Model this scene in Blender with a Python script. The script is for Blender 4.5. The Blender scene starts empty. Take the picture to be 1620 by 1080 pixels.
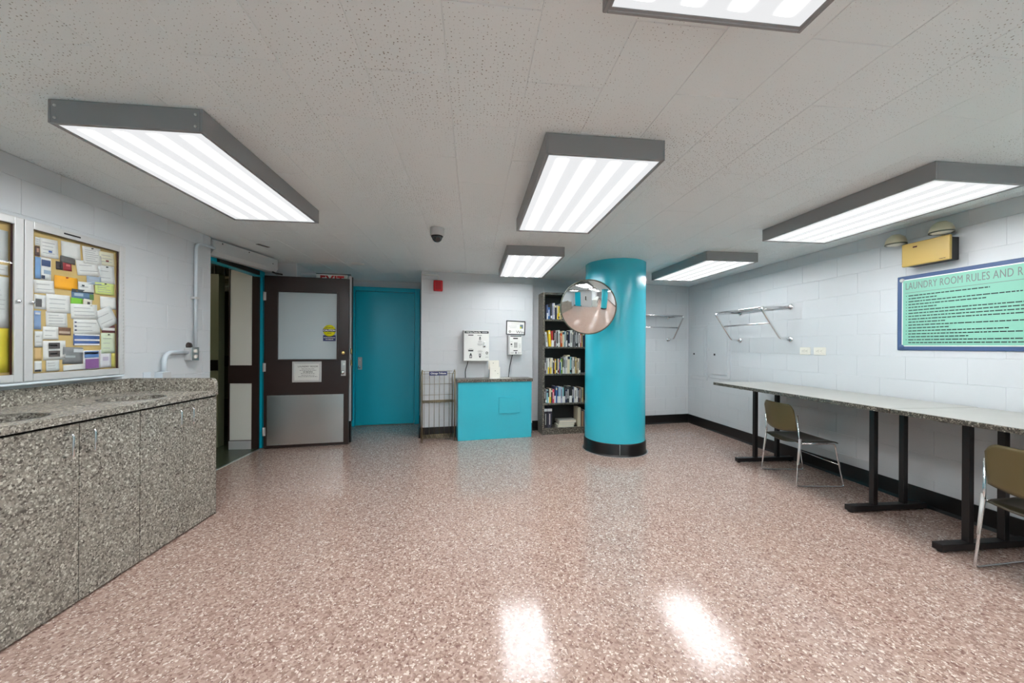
import bpy, bmesh, math, random
from mathutils import Vector, Matrix
random.seed(7)
R = math.radians
sc = bpy.context.scene
COL = sc.collection
CH = 1.37      # camera height
CZ = 2.47      # ceiling height
XL, XR = -2.69, 3.90

# ------------------------------------------------------------------ camera, exposure, world
cd = bpy.data.cameras.new('camera'); cam = bpy.data.objects.new('camera', cd); COL.objects.link(cam)
cam.location = (0, 0, CH)
cam.rotation_mode = 'QUATERNION'
cam.rotation_quaternion = (Matrix.Rotation(R(-6.0), 3, 'Z') @ Matrix.Rotation(R(90), 3, 'X') @ Matrix.Rotation(R(0.35), 3, 'Z')).to_quaternion()
cd.sensor_width = 36; cd.lens = 36 * 577 / 1620; cd.shift_y = 7 / 1620
cd.clip_start = 0.03; cd.clip_end = 60
sc.camera = cam
sc.view_settings.view_transform = 'Standard'; sc.view_settings.look = 'None'
sc.view_settings.gamma = 1; sc.view_settings.use_curve_mapping = False
sc.view_settings.exposure = 0.27
w = bpy.data.worlds.new('world'); sc.world = w; w.use_nodes = True
w.node_tree.nodes['Background'].inputs[0].default_value = (0.8, 0.85, 0.9, 1)
w.node_tree.nodes['Background'].inputs[1].default_value = 0.3
try:
    sc.cycles.max_bounces = 14; sc.cycles.diffuse_bounces = 10; sc.cycles.sample_clamp_indirect = 6
    sc.cycles.caustics_reflective = False; sc.cycles.caustics_refractive = False
except Exception: pass
TUBE = 50.0     # brightness of the fluorescent tubes behind the diffusers

# ------------------------------------------------------------------ materials
def srgb(r, g, b):
    f = lambda c: (c / 255 / 12.92) if c <= 10 else ((c / 255 + .055) / 1.055) ** 2.4
    return (f(r), f(g), f(b), 1)
def mat(name, col, rough=.5, metal=0, spec=.5, emis=None, es=0, bump=None, coat=0):
    m = bpy.data.materials.new(name); m.use_nodes = True; nt = m.node_tree; b = nt.nodes['Principled BSDF']
    b.inputs['Base Color'].default_value = col; b.inputs['Roughness'].default_value = rough
    b.inputs['Metallic'].default_value = metal; b.inputs['Specular IOR Level'].default_value = spec
    b.inputs['Coat Weight'].default_value = coat; b.inputs['Coat Roughness'].default_value = .08
    if emis: b.inputs['Emission Color'].default_value = emis; b.inputs['Emission Strength'].default_value = es
    # slight procedural variation of tone
    g = nt.nodes.new('ShaderNodeNewGeometry'); n = nt.nodes.new('ShaderNodeTexNoise')
    n.inputs['Scale'].default_value = bump[0] if bump else 6; n.inputs['Detail'].default_value = 3
    nt.links.new(g.outputs['Position'], n.inputs['Vector'])
    if bump:
        bp = nt.nodes.new('ShaderNodeBump'); bp.inputs['Strength'].default_value = bump[1]; bp.inputs['Distance'].default_value = bump[2]
        nt.links.new(n.outputs[0], bp.inputs['Height']); nt.links.new(bp.outputs[0], b.inputs['Normal'])
    else:
        mx = nt.nodes.new('ShaderNodeMapRange'); mx.inputs['To Min'].default_value = max(rough - .04, 0); mx.inputs['To Max'].default_value = min(rough + .04, 1)
        nt.links.new(n.outputs[0], mx.inputs['Value']); nt.links.new(mx.outputs[0], b.inputs['Roughness'])
    return m
def ramp(nt, stops, interp='LINEAR'):
    r = nt.nodes.new('ShaderNodeValToRGB'); r.color_ramp.interpolation = interp; e = r.color_ramp.elements
    while len(e) < len(stops): e.new(.5)
    for i, (p, c) in enumerate(stops): e[i].position = p; e[i].color = c
    return r
def speckle(name, scale, stops, rough, flecks=None, stretch=(1, 1, 1), coat=0):
    """chips of several colours: random cells warped by noise"""
    m = bpy.data.materials.new(name); m.use_nodes = True; nt = m.node_tree; b = nt.nodes['Principled BSDF']; L = nt.links.new
    g = nt.nodes.new('ShaderNodeNewGeometry'); mp = nt.nodes.new('ShaderNodeMapping'); mp.inputs['Scale'].default_value = stretch; mp.inputs['Rotation'].default_value = (.31, .23, .17); mp.inputs['Location'].default_value = (.137, .211, .373)
    L(g.outputs['Position'], mp.inputs['Vector'])
    n = nt.nodes.new('ShaderNodeTexNoise'); n.inputs['Scale'].default_value = scale * .7; n.inputs['Detail'].default_value = 2
    L(mp.outputs[0], n.inputs['Vector'])
    ad = nt.nodes.new('ShaderNodeVectorMath'); ad.operation = 'MULTIPLY_ADD'
    ad.inputs[1].default_value = (1.6 / scale,) * 3; L(n.outputs['Color'], ad.inputs[0]); L(mp.outputs[0], ad.inputs[2])
    v = nt.nodes.new('ShaderNodeTexVoronoi'); v.inputs['Scale'].default_value = scale; L(ad.outputs[0], v.inputs['Vector'])
    s = nt.nodes.new('ShaderNodeSeparateColor'); L(v.outputs['Color'], s.inputs[0])
    r = ramp(nt, stops, 'CONSTANT'); L(s.outputs[0], r.inputs[0])
    out = r.outputs[0]
    if flecks:
        v2 = nt.nodes.new('ShaderNodeTexVoronoi'); v2.inputs['Scale'].default_value = scale * 1.7
        L(ad.outputs[0], v2.inputs['Vector']); s2 = nt.nodes.new('ShaderNodeSeparateColor'); L(v2.outputs['Color'], s2.inputs[0])
        r2 = ramp(nt, [(0, (0, 0, 0, 1)), (flecks[0], (1, 1, 1, 1))], 'CONSTANT'); L(s2.outputs[1], r2.inputs[0])
        mx = nt.nodes.new('ShaderNodeMix'); mx.data_type = 'RGBA'; L(r2.outputs[0], mx.inputs['Factor']); L(out, mx.inputs['A']); mx.inputs['B'].default_value = flecks[1]
        out = mx.outputs['Result']
    L(out, b.inputs['Base Color']); b.inputs['Roughness'].default_value = rough; b.inputs['Coat Weight'].default_value = coat; b.inputs['Coat Roughness'].default_value = .05
    if name != 'terrazzo_floor': return m
    # worn sheen: large soft patches change the gloss
    n3 = nt.nodes.new('ShaderNodeTexNoise'); n3.inputs['Scale'].default_value = 1.7; n3.inputs['Detail'].default_value = 5; L(g.outputs['Position'], n3.inputs['Vector'])
    mr = nt.nodes.new('ShaderNodeMapRange'); mr.inputs['To Min'].default_value = rough * .7; mr.inputs['To Max'].default_value = rough * 1.35
    L(n3.outputs[0], mr.inputs['Value']); L(mr.outputs[0], b.inputs['Roughness'])
    return m
M = {}
WALLC = (.60, .63, .65, 1)
M['wall'] = mat('painted_block', WALLC, .42, bump=(55, .25, .0015))
M['wall_plain'] = mat('painted_wall', WALLC, .42, bump=(55, .25, .0015))
M['floor'] = speckle('terrazzo_floor', 95, [(0, srgb(160, 135, 124)), (.3, srgb(170, 146, 134)), (.55, srgb(143, 118, 108)), (.78, srgb(182, 159, 147)), (.90, srgb(126, 99, 90)), (.96, srgb(204, 188, 176))], .135, (.95, srgb(216, 203, 192)), coat=0)
M['floor_dark'] = mat('corridor_tile', srgb(70, 78, 62), .25)
M['granite'] = speckle('speckled_laminate', 110, [(0, srgb(128, 123, 114)), (.3, srgb(144, 139, 129)), (.55, srgb(108, 103, 95)), (.74, srgb(162, 157, 146)), (.88, srgb(84, 79, 73)), (.95, srgb(196, 192, 180))], .26, (.93, srgb(188, 184, 172)))
M['granite_fine'] = speckle('speckled_laminate_fine', 150, [(0, srgb(74, 71, 64)), (.35, srgb(96, 92, 82)), (.6, srgb(50, 47, 42)), (.78, srgb(132, 128, 116)), (.93, srgb(170, 166, 155))], .3)
M['table_top'] = mat('table_laminate', srgb(158, 158, 153), .3)
M['teal'] = mat('teal_paint', srgb(52, 182, 202), .22, coat=.1)
M['teal_door'] = mat('teal_door_paint', srgb(0, 178, 204), .33)
M['black'] = mat('black_rubber', srgb(18, 16, 16), .3)
M['blackmetal'] = mat('black_steel', srgb(22, 20, 21), .35)
M['brown'] = mat('dark_brown_paint', srgb(50, 38, 35), .33)
M['chrome'] = mat('chrome', (.86, .86, .87, 1), .12, 1)
M['steel'] = mat('brushed_steel', (.85, .85, .84, 1), .3, 1, bump=(9, .25, .01))
M['alu'] = mat('satin_aluminium', srgb(205, 206, 205), .35, .35)
M['whitepaint'] = mat('white_enamel', srgb(226, 228, 224), .35)
M['cream'] = mat('cream_plastic', srgb(232, 230, 220), .4)
M['conduit'] = mat('painted_conduit', (.62, .69, .74, 1), .35)
M['grey_box'] = mat('grey_housing', srgb(190, 192, 192), .4)
M['fixture'] = mat('fixture_steel', srgb(140, 141, 142), .42, .1)
M['red'] = mat('red_plastic', srgb(190, 18, 28), .35)
M['brass'] = mat('brass', (.75, .52, .2, 1), .25, 1)
M['wire'] = mat('tarnished_brass_wire', (.24, .20, .12, 1), .35, .8)
M['yellowbox'] = mat('mustard_enamel', srgb(180, 153, 84), .4)
M['beige'] = mat('beige_plastic', srgb(190, 184, 158), .35)
M['lens'] = mat('lamp_lens', srgb(225, 225, 212), .12)
M['olive'] = mat('olive_plastic', srgb(96, 84, 52), .3)
M['seat'] = mat('dark_olive_plastic', srgb(58, 52, 36), .3)
M['signgreen'] = mat('mint_green_sign', srgb(132, 190, 170), .4)
M['signblue'] = mat('blue_border', srgb(70, 92, 132), .35)
M['ink'] = mat('dark_ink', srgb(34, 44, 44), .6)
M['greyink'] = mat('grey_ink', srgb(122, 124, 124), .6)
M['cork'] = mat('cork_board', srgb(205, 176, 112), .8, bump=(300, .3, .001))
M['maroon'] = mat('maroon_liner', srgb(70, 22, 30), .6)
M['navy'] = mat('navy_enamel', srgb(38, 44, 96), .4)
M['darkcase'] = mat('case_inside', srgb(30, 28, 26), .6)
M['frost'] = mat('frosted_panel', srgb(236, 238, 230), .3)
M['tealblk'] = mat('olive_block', srgb(120, 124, 96), .4)
M['olivewall'] = mat('olive_wall', srgb(84, 86, 62), .5)
M['pages'] = mat('page_paper', srgb(226, 220, 202), .8)
M['mirror'] = mat('mirror_silver', (.9, .91, .9, 1), .015, 1)
M['rubber'] = mat('grey_gasket', srgb(90, 96, 84), .5)
M['dome'] = mat('smoked_dome', srgb(20, 18, 22), .06, 0, coat=.6)
M['white'] = mat('white_paper', srgb(236, 236, 232), .7)
M['stickeryellow'] = mat('yellow_sticker', srgb(226, 226, 10), .5)
def glass(name, tint, rough):
    m = bpy.data.materials.new(name); m.use_nodes = True; nt = m.node_tree; nt.nodes.clear(); L = nt.links.new
    o = nt.nodes.new('ShaderNodeOutputMaterial'); t = nt.nodes.new('ShaderNodeBsdfTransparent'); t.inputs[0].default_value = tint
    g = nt.nodes.new('ShaderNodeBsdfGlossy'); g.inputs['Roughness'].default_value = rough
    lw = nt.nodes.new('ShaderNodeLayerWeight'); lw.inputs[0].default_value = .5; pw = nt.nodes.new('ShaderNodeMath'); pw.operation = 'POWER'; pw.inputs[1].default_value = 4.5; L(lw.outputs['Facing'], pw.inputs[0]); f = nt.nodes.new('ShaderNodeMath'); f.operation = 'MULTIPLY_ADD'; f.inputs[1].default_value = .7; f.inputs[2].default_value = .03; L(pw.outputs[0], f.inputs[0]); n = nt.nodes.new('ShaderNodeTexNoise'); n.inputs['Scale'].default_value = 3
    bp = nt.nodes.new('ShaderNodeBump'); bp.inputs['Strength'].default_value = .02; L(n.outputs[0], bp.inputs['Height']); L(bp.outputs[0], g.inputs['Normal'])
    x = nt.nodes.new('ShaderNodeMixShader'); L(f.outputs[0], x.inputs[0]); L(t.outputs[0], x.inputs[1]); L(g.outputs[0], x.inputs[2]); L(x.outputs[0], o.inputs[0])
    return m
M['glass'] = glass('case_glass', (.97, .98, .98, 1), .03)
M['doorglass'] = mat('wired_glass', (.72, .83, .86, 1), .12); M['doorglass'].node_tree.nodes['Principled BSDF'].inputs['Alpha'].default_value = .5
def ceiling_mat():
    m = bpy.data.materials.new('perforated_tile'); m.use_nodes = True; nt = m.node_tree; b = nt.nodes['Principled BSDF']; L = nt.links.new
    g = nt.nodes.new('ShaderNodeNewGeometry')
    v = nt.nodes.new('ShaderNodeTexVoronoi'); v.voronoi_dimensions = '2D'; v.inputs['Scale'].default_value = 62; v.inputs['Randomness'].default_value = .75
    L(g.outputs['Position'], v.inputs['Vector'])
    n = nt.nodes.new('ShaderNodeTexNoise'); n.inputs['Scale'].default_value = 1.1; n.inputs['Detail'].default_value = 3; L(g.outputs['Position'], n.inputs['Vector'])
    th = nt.nodes.new('ShaderNodeMapRange'); th.inputs['From Min'].default_value = .35; th.inputs['From Max'].default_value = .65
    th.inputs['To Min'].default_value = .05; th.inputs['To Max'].default_value = .19; L(n.outputs[0], th.inputs['Value'])
    s = nt.nodes.new('ShaderNodeSeparateColor'); L(v.outputs['Color'], s.inputs[0])
    sz = nt.nodes.new('ShaderNodeMath'); sz.operation = 'MULTIPLY'; L(s.outputs[0], sz.inputs[0]); L(th.outputs[0], sz.inputs[1])
    lt = nt.nodes.new('ShaderNodeMath'); lt.operation = 'LESS_THAN'; L(v.outputs['Distance'], lt.inputs[0]); L(sz.outputs[0], lt.inputs[1])
    mx = nt.nodes.new('ShaderNodeMix'); mx.data_type = 'RGBA'; L(lt.outputs[0], mx.inputs['Factor'])
    mx.inputs['A'].default_value = (.875, .94, .95, 1); mx.inputs['B'].default_value = (.26, .25, .22, 1)
    L(mx.outputs['Result'], b.inputs['Base Color']); b.inputs['Roughness'].default_value = .38
    iv = nt.nodes.new('ShaderNodeMath'); iv.operation = 'SUBTRACT'; iv.inputs[0].default_value = 1; L(lt.outputs[0], iv.inputs[1])
    bp = nt.nodes.new('ShaderNodeBump'); bp.inputs['Strength'].default_value = .4; bp.inputs['Distance'].default_value = .001
    L(iv.outputs[0], bp.inputs['Height']); L(bp.outputs[0], b.inputs['Normal'])
    return m
M['ceil'] = ceiling_mat()
M['ceil_plain'] = mat('ceiling_paint', (.875, .94, .95, 1), .45)
def lamp_mat():
    """prismatic diffuser lit by four tubes lying along its length (object x = across, y = along, -1..1)"""
    m = bpy.data.materials.new('lit_diffuser'); m.use_nodes = True; nt = m.node_tree; b = nt.nodes['Principled BSDF']; L = nt.links.new
    tc = nt.nodes.new('ShaderNodeTexCoord'); s = nt.nodes.new('ShaderNodeSeparateXYZ'); L(tc.outputs['Object'], s.inputs[0])
    def mth(op, a, bb=None, c=None):
        q = nt.nodes.new('ShaderNodeMath'); q.operation = op
        for i, t in enumerate((a, bb, c)):
            if t is None: continue
            if isinstance(t, (int, float)): q.inputs[i].default_value = t
            else: L(t, q.inputs[i])
        return q.outputs[0]
    ph = mth('MULTIPLY', s.outputs[0], 2 * math.pi / .146)
    wv = mth('MULTIPLY_ADD', mth('COSINE', ph), -.5, .5)          # tubes at +-.073, +-.219
    wv = mth('POWER', wv, 8.0)
    ax = mth('LESS_THAN', mth('ABSOLUTE', s.outputs[0]), .288)
    ay = nt.nodes.new('ShaderNodeMapRange'); L(mth('ABSOLUTE', s.outputs[1]), ay.inputs['Value'])
    ay.inputs['From Min'].default_value = .60; ay.inputs['From Max'].default_value = .57; ay.inputs['To Min'].default_value = 0; ay.inputs['To Max'].default_value = 1
    k = mth('MULTIPLY', mth('MULTIPLY', wv, ax), ay.outputs[0])
    st = mth('MULTIPLY_ADD', k, TUBE, .70)
    L(st, b.inputs['Emission Strength']); b.inputs['Emission Color'].default_value = (.975, .985, 1, 1)
    b.inputs['Base Color'].default_value = (.03, .03, .03, 1); b.inputs['Roughness'].default_value = .5; b.inputs['Specular IOR Level'].default_value = .2
    return m
M['lamp'] = lamp_mat()
_cm = {}
def cmat(r, g, b, rough=.55):
    k = (r, g, b)
    if k not in _cm: _cm[k] = mat('ink_%d_%d_%d' % k, srgb(r, g, b), rough)
    return _cm[k]

# ------------------------------------------------------------------ mesh helpers
class MB:
    def __init__(s): s.bm = bmesh.new(); s.mi = 0
    def _f(s, vs, smooth=False):
        try: f = s.bm.faces.new(vs)
        except ValueError: return None
        f.material_index = s.mi; f.smooth = smooth; return f
    def box(s, x0, x1, y0, y1, z0, z1, bev=0, seg=2):
        v = [s.bm.verts.new((x, y, z)) for x in (x0, x1) for y in (y0, y1) for z in (z0, z1)]
        fs = [s._f([v[i] for i in q]) for q in ((0, 1, 3, 2), (4, 6, 7, 5), (0, 4, 5, 1), (2, 3, 7, 6), (0, 2, 6, 4), (1, 5, 7, 3))]
        if bev:
            es = {e for f in fs for e in f.edges}
            r = bmesh.ops.bevel(s.bm, geom=list(es), offset=bev, segments=seg, affect='EDGES', profile=.5)
            for f in r['faces']: f.material_index = s.mi
        return s
    def prism(s, pts, z0, z1, axis='z', bev=0):
        """polygon extruded along an axis; pts are 2d"""
        def P(p, h): return {'z': (p[0], p[1], h), 'y': (p[0], h, p[1]), 'x': (h, p[0], p[1])}[axis]
        a = [s.bm.verts.new(P(p, z0)) for p in pts]; b = [s.bm.verts.new(P(p, z1)) for p in pts]; n = len(pts)
        fs = [s._f(a[::-1]), s._f(b)] + [s._f((a[i], a[(i + 1) % n], b[(i + 1) % n], b[i])) for i in range(n)]
        fs = [f for f in fs if f]
        bmesh.ops.recalc_face_normals(s.bm, faces=fs)
        if bev:
            r = bmesh.ops.bevel(s.bm, geom=list({e for f in fs[:2] for e in f.edges}), offset=bev, segments=2, affect='EDGES')
        return s
    def tube(s, pts, r, n=10, fillet=0, cap=True, closed=False):
        P = [Vector(p) for p in pts]
        if fillet and len(P) > 2:
            Q = [P[0]]
            for i in range(1, len(P) - 1):
                a, b, c = P[i - 1], P[i], P[i + 1]; d1 = (a - b); d2 = (c - b); f = min(fillet, d1.length * .49, d2.length * .49)
                p1 = b + d1.normalized() * f; p2 = b + d2.normalized() * f
                for k in range(6):
                    t = k / 5; Q.append((1 - t) ** 2 * p1 + 2 * t * (1 - t) * b + t * t * p2)
            Q.append(P[-1]); P = Q
        rad = r if isinstance(r, (list, tuple)) else None
        N = len(P); rings = []; prev = None
        for i in range(N):
            if closed: d = (P[(i + 1) % N] - P[i - 1]).normalized()
            else: d = (P[min(i + 1, N - 1)] - P[max(i - 1, 0)]).normalized()
            if prev is None:
                u = d.orthogonal().normalized()
            else:
                u = (prev - d * prev.dot(d)); u = u.normalized() if u.length > 1e-6 else d.orthogonal().normalized()
            prev = u; v = d.cross(u)
            rr = r if rad is None else (rad[0] + (rad[1] - rad[0]) * i / (N - 1))
            rings.append([s.bm.verts.new(P[i] + (u * math.cos(2 * math.pi * k / n) + v * math.sin(2 * math.pi * k / n)) * rr) for k in range(n)])
        for i in range(N if closed else N - 1):
            A, B = rings[i], rings[(i + 1) % N]
            for k in range(n): s._f((A[k], A[(k + 1) % n], B[(k + 1) % n], B[k]), True)
        if cap and not closed: s._f(rings[0][::-1]); s._f(rings[-1])
        return s
    def lathe(s, prof, n=32, c=(0, 0, 0), axis='z', smooth=True):
        """profile of (radius, height) turned about an axis through c"""
        rings = []; c = Vector(c)
        for r, h in prof:
            ring = []
            for k in range(n if r > 1e-6 else 1):
                a = 2 * math.pi * k / n; x, y = r * math.cos(a), r * math.sin(a)
                ring.append(s.bm.verts.new(c + Vector({'z': (x, y, h), 'y': (x, h, y), 'x': (h, x, y)}[axis])))
            rings.append(ring)
        fs = []
        for A, B in zip(rings, rings[1:]):
            for k in range(n):
                a0, a1 = A[k % len(A)], A[(k + 1) % len(A)]; b0, b1 = B[k % len(B)], B[(k + 1) % len(B)]
                vs = []
                for q in (a0, a1, b1, b0):
                    if q not in vs: vs.append(q)
                if len(vs) > 2: fs.append(s._f(vs, smooth))
        fs = [f for f in fs if f]
        bmesh.ops.recalc_face_normals(s.bm, faces=fs)
        return s
    def grid(s, fn, nu, nv, thick=0, smooth=True):
        """surface fn(u,v)->(x,y,z), u,v in 0..1; closed thin shell when thick"""
        V = [[Vector(fn(i / nu, j / nv)) for j in range(nv + 1)] for i in range(nu + 1)]
        def nrm(i, j):
            a = V[min(i + 1, nu)][j] - V[max(i - 1, 0)][j]; b = V[i][min(j + 1, nv)] - V[i][max(j - 1, 0)]
            return a.cross(b).normalized()
        top = [[s.bm.verts.new(V[i][j] + nrm(i, j) * thick / 2) for j in range(nv + 1)] for i in range(nu + 1)]
        for i in range(nu):
            for j in range(nv): s._f((top[i][j], top[i + 1][j], top[i + 1][j + 1], top[i][j + 1]), smooth)
        if thick:
            bot = [[s.bm.verts.new(V[i][j] - nrm(i, j) * thick / 2) for j in range(nv + 1)] for i in range(nu + 1)]
            for i in range(nu):
                for j in range(nv): s._f((bot[i][j], bot[i][j + 1], bot[i + 1][j + 1], bot[i + 1][j]), smooth)
            for i in range(nu):
                s._f((top[i][0], bot[i][0], bot[i + 1][0], top[i + 1][0])); s._f((top[i + 1][nv], bot[i + 1][nv], bot[i][nv], top[i][nv]))
            for j in range(nv):
                s._f((top[0][j + 1], bot[0][j + 1], bot[0][j], top[0][j])); s._f((top[nu][j], bot[nu][j], bot[nu][j + 1], top[nu][j + 1]))
        return s
    def quad(s, *p): s._f([s.bm.verts.new(q) for q in p]); return s
    def build(s, name, mats, parent=None, loc=None, rot=None):
        me = bpy.data.meshes.new(name); s.bm.to_mesh(me); s.bm.free()
        for m in (mats if isinstance(mats, (list, tuple)) else [mats]): me.materials.append(m)
        o = bpy.data.objects.new(name, me); COL.objects.link(o)
        if parent: o.parent = parent
        if loc: o.location = loc
        if rot: o.rotation_euler = rot
        return o
def tag(o, label, cat=None, group=None, kind=None):
    o['label'] = label
    if cat: o['category'] = cat
    if group: o['group'] = group
    if kind: o['kind'] = kind
    return o
def thing(name, label, cat, loc=(0, 0, 0), rz=0, group=None, kind=None):
    o = bpy.data.objects.new(name, None); COL.objects.link(o); o.empty_display_size = .1
    o.location = loc; o.rotation_euler = (0, 0, rz)
    return tag(o, label, cat, group, kind)
def link(name, me, parent, loc=(0, 0, 0), rz=0):
    o = bpy.data.objects.new(name, me); COL.objects.link(o); o.parent = parent; o.location = loc; o.rotation_euler = (0, 0, rz); return o
_tmp = []
def text(s, size, m, parent, loc, rot, name='lettering', align='CENTER', ext=.0006, sx=1, space=1, bold=0):
    cu = bpy.data.curves.new('txt', 'FONT'); cu.body = s; cu.size = size; cu.align_x = align; cu.align_y = 'CENTER'; cu.extrude = ext
    cu.space_character = space; cu.resolution_u = 3; cu.offset = bold
    o = bpy.data.objects.new('txt', cu); COL.objects.link(o)
    bpy.context.view_layer.update()
    me = bpy.data.meshes.new_from_object(o.evaluated_get(bpy.context.evaluated_depsgraph_get()))
    bpy.data.objects.remove(o); bpy.data.curves.remove(cu)
    me.name = name; me.materials.clear(); me.materials.append(m)
    o = bpy.data.objects.new(name, me); COL.objects.link(o)
    if parent: o.parent = parent
    o.location = loc; o.rotation_euler = rot; o.scale = (sx, 1, 1)
    return o
FRONT = (R(90), 0, 0)             # reads from -y
def struct(o, label=None, cat=None):
    o['kind'] = 'structure'
    if label: o['label'] = label
    if cat: o['category'] = cat
    return o

# ------------------------------------------------------------------ floor, ceiling
b = MB(); b.prism([(-2.78, -12), (3.95, -12), (3.95, 6.6), (-.7, 6.6), (-2.2, 6.75), (-2.42, 6.0), (-2.42, 5.2), (-2.78, 5.2)], -.12, 0)
fl = struct(b.build('floor', M['floor']), 'pinkish brown speckled terrazzo floor with a waxed shine', 'floor')
b = MB(); b.box(-5.4, -2.781, 2.4, 7.2, -.12, -.001)
struct(b.build('floor_corridor', M['floor_dark']), 'dark green grey floor of the corridor beyond the open door', 'floor')
b = MB(); b.box(-2.79, -2.765, 4.08, 5.14, -.001, .006, .002)
struct(b.build('trim_1', M['steel']), 'metal threshold strip in the doorway', 'threshold')

b = MB(); b.box(-2.95, 4.0, -12.1, .5, CZ, CZ + .12); b.box(-2.95, 4.0, .5, 6.8, CZ + .003, CZ + .12); b.box(-5.4, -2.95, 2.4, 7.2, CZ, CZ + .12)
ce = struct(b.build('ceiling', M['ceil_plain']), 'low white ceiling of painted perforated acoustic tiles', 'ceiling')
tiles = {}
def tile(x0, x1, y0, y1):
    k = (round(x1 - x0, 3), round(y1 - y0, 3))
    if k not in tiles:
        w_, l_ = k; g = .0009; c = .0022; d = .0025; m = MB()
        A = [(g, g, d), (w_ - g, g, d), (w_ - g, l_ - g, d), (g, l_ - g, d)]; B = [(g + c, g + c, 0), (w_ - g - c, g + c, 0), (w_ - g - c, l_ - g - c, 0), (g + c, l_ - g - c, 0)]
        va = [m.bm.verts.new(p) for p in A]; vb = [m.bm.verts.new(p) for p in B]
        m._f(vb[::-1])
        for i in range(4): m._f((va[i], vb[i], vb[(i + 1) % 4], va[(i + 1) % 4]))
        me = bpy.data.meshes.new('ceiling_tile'); m.bm.to_mesh(me); m.bm.free(); me.materials.append(M['ceil']); tiles[k] = me
    link('ceiling_tile', tiles[k], ce, (x0, y0, CZ))
xs = [-2.69] + [-.11 + .325 * k for k in range(-7, 13)] + [3.9]
for i in range(len(xs) - 1):
    y = .5 - (.325 if i % 2 else 0) + .03
    while y < 6.1:
        y1 = min(y + .65, 6.1)
        if y1 - max(y, .5) > .03: tile(xs[i], xs[i + 1], max(y, .5), y1)
        y += .65

# ------------------------------------------------------------------ block walls
blockm = {}
def block_mesh(w_, h_):
    k = (round(w_, 3), round(h_, 3))
    if k not in blockm:
        m = MB(); g = .0010; c = .0016; d = .0022
        A = [(g, d, g), (k[0] - g, d, g), (k[0] - g, d, k[1] - g), (g, d, k[1] - g)]; q = g + c
        B = [(q, 0, q), (k[0] - q, 0, q), (k[0] - q, 0, k[1] - q), (q, 0, k[1] - q)]
        va = [m.bm.verts.new(p) for p in A]; vb = [m.bm.verts.new(p) for p in B]
        m._f(vb)
        for i in range(4): m._f((va[i], va[(i + 1) % 4], vb[(i + 1) % 4], vb[i]))
        me = bpy.data.meshes.new('block'); m.bm.to_mesh(me); m.bm.free(); me.materials.append(M['wall']); blockm[k] = me
    return blockm[k]
def block_wall(name, p0, p1, label, s_from=0, s_to=None, z_from=0, thick=.12, off=0, z1=CZ, m=None, blocks=True):
    """wall face from p0 to p1, seen from its right-hand... local x runs p0->p1, local -y points into the room"""
    p0, p1 = Vector(p0), Vector(p1); Ln = (p1 - p0).length; a = math.atan2((p1 - p0).y, (p1 - p0).x)
    m_ = MB(); m_.box(0, Ln, .0022, .0022 + thick, 0, z1)
    wl = m_.build(name, m or M['wall_plain'], None, (p0.x, p0.y, 0), (0, 0, a)); struct(wl, label, 'wall')
    if not blocks: return wl
    s_to = Ln if s_to is None else s_to
    zs = [0] + [.035 + .21 * k for k in range(12)]; zs = [z for z in zs if z < z1 - .01] + [z1]
    for r in range(len(zs) - 1):
        if zs[r + 1] <= z_from + .02: continue
        x = s_from - (.21 if r % 2 else 0) - off
        while x < s_to:
            xa, xb = max(x, s_from), min(x + .42, s_to)
            if xb - xa > .03: link('block', block_mesh(xb - xa, zs[r + 1] - zs[r]), wl, (xa, 0, zs[r]))
            x += .42
    return wl
# local -y is to the right-hand side of direction p0->p1
block_wall('wall_left', (XL, -1.0), (XL, 4.05), 'pale blue painted block wall behind the speckled counter', 2.0, None, .87)
block_wall('wall_right', (XR, 6.28), (XR, -12), 'pale lavender blue painted block wall behind the folding tables', 0, 5.88)
block_wall('wall_far', (.93, 5.865), (XR, 6.28), 'pale blue painted block wall behind the column and bookcase')
block_wall('wall_back', (-.77, 5.50), (.93, 5.72), 'pale blue painted block wall above the teal stand', off=.1)
block_wall('wall_return', (.93, 5.72), (.93, 5.9), 'narrow end face of the block wall beside the bookcase', blocks=False)
block_wall('wall_alcove_right', (-.935, 6.55), (-.775, 5.5), 'side wall of the alcove right of the teal door', blocks=False, thick=.08)
block_wall('wall_alcove_left', (-1.93, 5.97), (-2.07, 6.38), 'side wall of the alcove left of the teal door', blocks=False, thick=.08).location.x -= 0
block_wall('wall_behind_door', (-2.385, 5.92), (-1.93, 5.97), 'pale blue block wall seen through the glass of the open brown door')
block_wall('wall_beside_door', (-2.385, 5.216), (-2.385, 5.92), 'short block wall beyond the open brown door', blocks=False)
block_wall('wall_alcove_back', (-2.12, 6.40), (-.9, 6.565), 'wall strip above the teal door', blocks=False, thick=.15)
# above and around the doorway
b = MB(); b.box(-2.9, -2.72, 4.06, 5.2, 2.335, CZ); b.box(-2.9, -2.70, 3.9, 4.06, 0, CZ); b.box(-2.9, -2.39, 5.21, 5.3, 0, CZ)
struct(b.build('wall_doorway', M['wall_plain']), 'pale blue wall around the doorway', 'wall')
# room behind the camera (seen in the round mirror)
block_wall('wall_behind', (.3, -1.0), (XL, -1.0), 'pale blue wall behind the viewpoint', blocks=False)
block_wall('wall_machines', (.3, -12), (.3, -1.0), 'pale wall behind the washing machines', blocks=False)
block_wall('wall_end', (XR, -12), (.3, -12), 'far end wall of the laundry aisle', blocks=False)

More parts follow.
